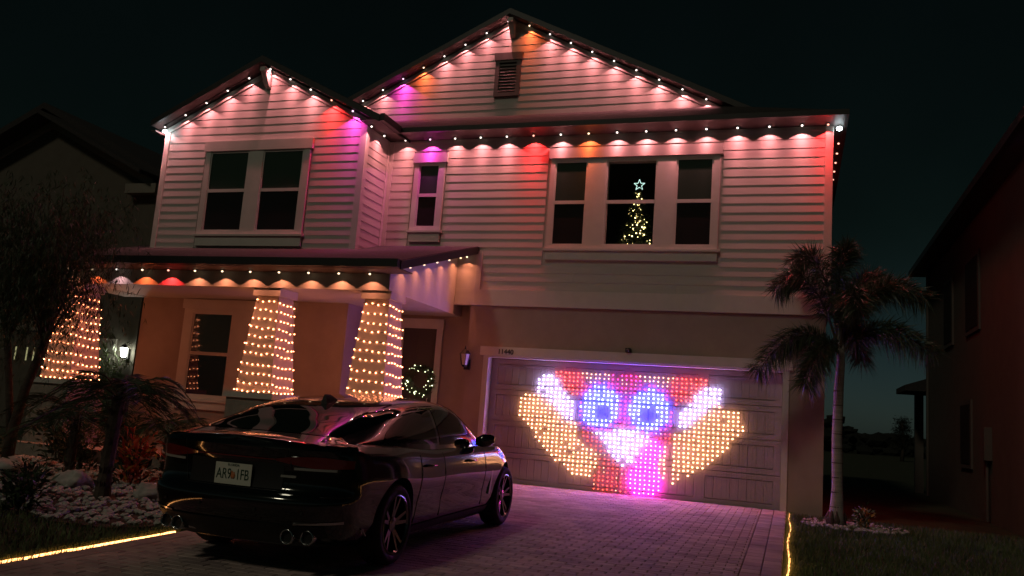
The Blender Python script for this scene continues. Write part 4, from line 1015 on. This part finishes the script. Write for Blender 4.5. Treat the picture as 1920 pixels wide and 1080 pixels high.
weeping_tree((-5.62, -4.35, gz(-4.35)), 'dark weeping tree at the far left in front of the porch end')
shrub((-3.02, -4.75, gz(-4.75)), 'red and orange leaved croton beside the car\'s rear corner', .34, .62, 420, ['croton', 'croton', 'croton2', 'leaf3'], .055, .15, 'croton')
shrub((-2.75, -4.2, gz(-4.2)), 'dull red croton half hidden behind the car boot', .30, .48, 260, ['croton', 'leaf3'], .055, .14, 'croton')
shrub((-1.62, -5.0, gz(-5.0)), 'small red croton low against the car bumper', .24, .34, 200, ['croton', 'leaf3'], .05, .12, 'croton')
shrub((-2.15, -7.2, gz(-7.2)), 'dark low bush at the lower left corner of the bed', .30, .42, 420, ['leaf3', 'leaf'], .035, .11)
shrub((-2.9, -6.4, gz(-6.4)), 'small dark bush left of the thick palm trunk', .26, .38, 320, ['leaf3', 'leaf'], .035, .10)
shrub((-4.6, -4.0, gz(-4.0)), 'dark bush below the leftmost porch column', .42, .62, 520, ['leaf3', 'leaf'], .04, .11)
shrub((-3.0, -3.6, gz(-3.6)), 'dark reddish bush in front of the porch window', .42, .55, 480, ['leaf3', 'leaf3', 'croton'], .04, .11)
shrub((-5.2, -5.2, gz(-5.2)), 'dark bush under the weeping tree', .36, .5, 420, ['leaf3', 'leaf'], .04, .11)
shrub((6.0, -.95, gz(-.95)), 'small pinkish flowering plant at the foot of the right palm', .17, .26, 170, ['leaf3', 'croton2', 'rock'], .04, .07, 'flower_plant', 'plant')
# ---- white rocks
def rocks(n, pick, name, label_kind):
    b = MB()
    for k in range(n):
        x, y, s_ = pick(); b.ico((x, y, gz(y) + s_ * .25), s_, 0, (R.uniform(.8, 1.3), R.uniform(.8, 1.3), R.uniform(.5, .8)), .16)
    o = solo(b, name, M['rock'], kind='stuff'); o['label'] = label_kind; o['category'] = 'rocks'; return o
def pick_bed():
    while True:
        x, y = R.uniform(-6.6, -.35), R.uniform(-7.3, -3.2)
        if inside((x, y), bedp): return x, y, R.uniform(.018, .05)
rocks(2600, pick_bed, 'white_rocks', 'white landscape rocks covering the planting bed left of the car')
def pick_r():
    while True:
        x, y = R.uniform(5.2, 6.55), R.uniform(-1.55, -.3)
        if ((x - 5.8) / .75) ** 2 + ((y + .9) / .55) ** 2 < 1: return x, y, R.uniform(.015, .04)
rocks(260, pick_r, 'white_rocks', 'ring of white rocks around the foot of the right palm')
for (x, y, s_, lb) in ((-3.35, -5.35, .17, 'large pale boulder behind the palm trunk in the rock bed'), (-2.0, -5.55, .15, 'large pale boulder right of the palm trunk in the rock bed'), (-4.7, -5.1, .20, 'broad pale boulder at the left edge of the rock bed')):
    import bmesh as _bmm
    bq = _bmm.new(); _bmm.ops.create_icosphere(bq, subdivisions=4, radius=1.0); from mathutils import noise as _nz
    for v in bq.verts:
        k_ = 1 + .30 * _nz.noise(v.co * 1.3 + Vector((x, y, 0))) + .12 * _nz.noise(v.co * 4 + Vector((y, x, 3))) + .05 * _nz.noise(v.co * 11); v.co = Vector((v.co.x * 1.3, v.co.y, v.co.z * .8)) * k_ * s_
    me_ = bpy.data.meshes.new('boulder'); bq.to_mesh(me_); bq.free(); me_.materials.append(M['rock']); o = link('boulder', me_, None, (x, y, gz(y) + s_ * .35)); o['label'] = lb; o['category'] = 'boulder'; o['group'] = 'pale boulders in the rock bed'
    me_.polygons.foreach_set('use_smooth', [True] * len(me_.polygons))
# ---- lawn
def lawn(n, pick, hmin, hmax, label):
    V, F = [], []
    for k in range(n):
        x, y = pick(); z = gz(y) - .03; h = R.uniform(hmin, hmax); a = R.uniform(0, 6.28); w_ = R.uniform(.004, .008)
        dx, dy = math.cos(a) * w_, math.sin(a) * w_; lx, ly = R.gauss(0, .35) * h, R.gauss(0, .35) * h; i0 = len(V)
        V += [(x - dx, y - dy, z), (x + dx, y + dy, z), (x + lx, y + ly, z + h)]; F.append((i0, i0 + 1, i0 + 2))
    b = MB(); b.v = V; b.f = F; b.m = [0] * len(F); o = solo(b, 'grass', M['grass'], kind='stuff'); o['label'] = label; o['category'] = 'grass'
def pick_gl():
    while True:
        y = -10.2 + 6.2 * R.random(); x = R.uniform(-4.2, -.26)
        if R.random() < .35: x = -.26 - abs(R.gauss(0, .10))
        if not inside((x, y), bedp): return x, y
lawn(26000, pick_gl, .045, .095, 'short lawn grass between the rock bed and the left rope light')
def pick_gr():
    y = -0.15 - 8.0 * R.random() ** 1.3; x = 5.0 + 3.2 * R.random() ** 1.2
    if R.random() < .22: x = 4.995 + abs(R.gauss(0, .06))
    return x, y
lawn(42000, pick_gr, .04, .085, 'short lawn grass right of the driveway')

# ================================================================== NEIGHBOURING HOUSES
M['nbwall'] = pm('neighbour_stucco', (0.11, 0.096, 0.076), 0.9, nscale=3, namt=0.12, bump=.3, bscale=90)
M['nrtrim'] = pm('right_neighbour_trim', (0.10, 0.085, 0.075), 0.7, nscale=3, namt=0.08)
M['nrpane'] = pm('right_neighbour_glass', (0.03, 0.026, 0.022), 0.7, spec=0.1)
M['far'] = pm('far_foliage', (0.008, 0.010, 0.006), 0.9)
M['nbtrim'] = pm('neighbour_trim', (0.22, 0.20, 0.165), 0.7, nscale=3, namt=0.08)
nl = thing('neighbour_house', 'dark neighbouring house with gabled roof beyond the left porch end', 'house', (-12.5, 2.0, 0))
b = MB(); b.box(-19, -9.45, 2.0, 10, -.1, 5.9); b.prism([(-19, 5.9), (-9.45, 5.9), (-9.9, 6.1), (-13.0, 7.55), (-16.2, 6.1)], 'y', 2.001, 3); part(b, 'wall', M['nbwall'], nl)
b = MB()
for xe, s_ in ((-8.95, 1), (-18.9, -1)):
    d = abs(xe + 13.7); q = [(-13.7, 2.2, 8.35), (-13.7, 9, 8.35), (xe, 9, 8.35 - .48 * d), (xe, 2.2, 8.35 - .48 * d)]
    if s_ > 0: q = [q[0], q[3], q[2], q[1]]
    slab(b, q, .16)
part(b, 'roof', M['roof'], nl)
b = MB()
for xe, s_ in ((-9.55, 1), (-16.45, -1)):
    d = abs(xe + 13.0); q = [(-13.0, 1.45, 7.85), (-13.0, 6, 7.85), (xe, 6, 7.85 - .475 * d), (xe, 1.45, 7.85 - .475 * d)]
    if s_ > 0: q = [q[0], q[3], q[2], q[1]]
    slab(b, q, .10)
part(b, 'front_gable_roof', M['roof'], nl)
for xe in (-9.6, -16.4):
    b = MB(); d = abs(xe + 13.0); pl_ = [(-13.0, 7.73), (xe, 7.73 - .475 * d), (xe, 7.73 - .475 * d - .20), (-13.0, 7.53)]
    b.prism(pl_ if xe > -13 else pl_[::-1], 'y', 1.93, 1.999); part(b, 'frieze_board', M['nbtrim'], nl)
b = MB(); b.box(-10.2, -9.3, 1.75, 1.998, 5.72, 5.95); part(b, 'eave_return', M['nbtrim'], nl)
b = MB(); b.box(-17.5, -11.75, 1.94, 1.999, 2.35, 2.62); b.box(-11.95, -11.75, 1.94, 1.9985, 0, 2.35); part(b, 'garage_trim', M['nbtrim'], nl)
gdn = MB(); gdn.box(-17.0, -11.98, 1.97, 1.998, 0, 2.35); gdn_o = part(gdn, 'garage_door', M['nbwall'], nl)
for i_, x in enumerate((-13.24, -13.02, -12.66, -12.44)):
    b = MB(); b.box(x - .018, x + .018, 1.962, 1.969, 1.62, 1.94); part(b, 'lit_window', M['bars'], gdn_o)
for k in range(4):
    for j in range(3):
        b = MB(); x = -16.9 + k * 1.24; z = .1 + j * .5; b.box(x + .1, x + 1.12, 1.96, 1.969, z, z + .4); part(b, 'panel', M['nbtrim'] if 0 else M['nbwall'], gdn_o)
b = MB(); b.box(-11.3, -10.0, 1.95, 1.999, .2, 2.25); part(b, 'entry_panel', M['nbtrim'], nl)
cl_ = thing('coach_lamp', 'bright white coach lamp on the left neighbour\'s wall behind the palm', 'lamp', (-9.62, 1.93, 1.93))
b = MB(); b.box(-.05, .05, 0, .065, -.14, .1); b.lathe([(.09, .12), (.05, .18), (.01, .22)], 6, (0, -.09, 0)); b.lathe([(.06, -.10), (.03, -.13)], 6, (0, -.09, 0)); part(b, 'cage', M['black'], cl_, False, True)
b = MB(); b.lathe([(.05, -.09), (.075, .115)], 8, (0, -.09, 0)); part(b, 'glass', M['nb_lamp'], cl_, False, True)
# right neighbour: side wall facing us
nr = thing('neighbour_house', 'dark neighbouring house with a sloping eave at the right edge, beyond the lawn', 'house', (8.2, 4, 0))
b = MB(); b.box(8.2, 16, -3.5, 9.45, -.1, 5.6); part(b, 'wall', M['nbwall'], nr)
b = MB(); slab(b, [(7.88, -4, 5.62), (12, -4, 7.7), (12, 9.9, 7.7), (7.88, 9.9, 5.62)], .10); rf = part(b, 'roof', M['roof'], nr)
b = MB(); b.box(7.80, 7.90, -4, 9.9, 5.48, 5.62); part(b, 'gutter', M['gutter'], rf)
b = MB(); b.box(7.9, 8.2, -4, 9.9, 5.49, 5.505); part(b, 'soffit', M['soffit'], rf)
for (y0, y1, z0, z1) in ((3.2, 4.3, 3.4, 4.7), (5.9, 6.8, 3.4, 4.7), (4.0, 4.9, .9, 2.0)):
    b = MB(); b.box(8.165, 8.199, y0 - .09, y1 + .09, z0 - .09, z1 + .09); wn = part(b, 'window', M['nrtrim'], nr)
    b = MB(); b.box(8.155, 8.164, y0, y1, z0, z1); part(b, 'pane', M['nrpane'], wn)
b = MB(); b.box(8.08, 8.199, 2.3, 2.65, 1.0, 1.55); b.tube([(8.15, 2.45, 1.0), (8.15, 2.45, .0)], .03, 6); part(b, 'meter_box', M['nrtrim'], nr)
b = MB(); b.tube([(8.16, 9.2, 0), (8.16, 9.2, 5.5)], .04, 6); part(b, 'downspout', M['nrtrim'], nr)
b = MB(); b.box(8.09, 8.29, 10.9, 11.1, -.05, 2.5); part(b, 'lanai_post', M['nrtrim'], nr)
b = MB(); b.prism([(7.68, 2.52), (8.9, 2.52), (8.9, 3.1), (7.68, 2.66)], 'y', 9.46, 11.4); part(b, 'lanai_roof', M['roof'], nr)
# far tree line and a lone pine
b = FM()
for k in range(2200):
    x = R.uniform(-60, 130); y = R.uniform(85, 120); h = R.uniform(.35, .9); b.ico((x, y, R.uniform(.1, 1.0) * (2.0 + 1.0 * math.sin(x * .21) + .6 * math.sin(x * .83))), h, 0, (1.4, 1.0, .9), .3)
tl_ = solo(b, 'tree_line', M['far'], kind='stuff'); tl_['label'] = 'low dark belt of trees on the far horizon'; tl_['category'] = 'trees'
pt = thing('pine_tree', 'small lone pine in silhouette beyond the lawn', 'tree', (13.2, 60, 0))
b = MB(); b.tube([(0, 0, -.1), (.1, 0, 1.5), (.0, 0, 3.0)], [.16, .12, .05], 7); part(b, 'trunk', M['bark'], pt, True, True)
L = FM()
for k in range(46):
    h = R.uniform(1.0, 3.2); a = R.uniform(0, 6.28); rr_ = R.uniform(.1, .9) * (1.25 - h * .22); c = Vector((rr_ * math.cos(a), rr_ * math.sin(a), h))
    for q in range(60): L.leaf(c + rv(.16), rv() + Vector((0, 0, .4)), R.uniform(.12, .3), .05, rv(), 0)
part(L, 'crown', M['far'], pt, False, True)
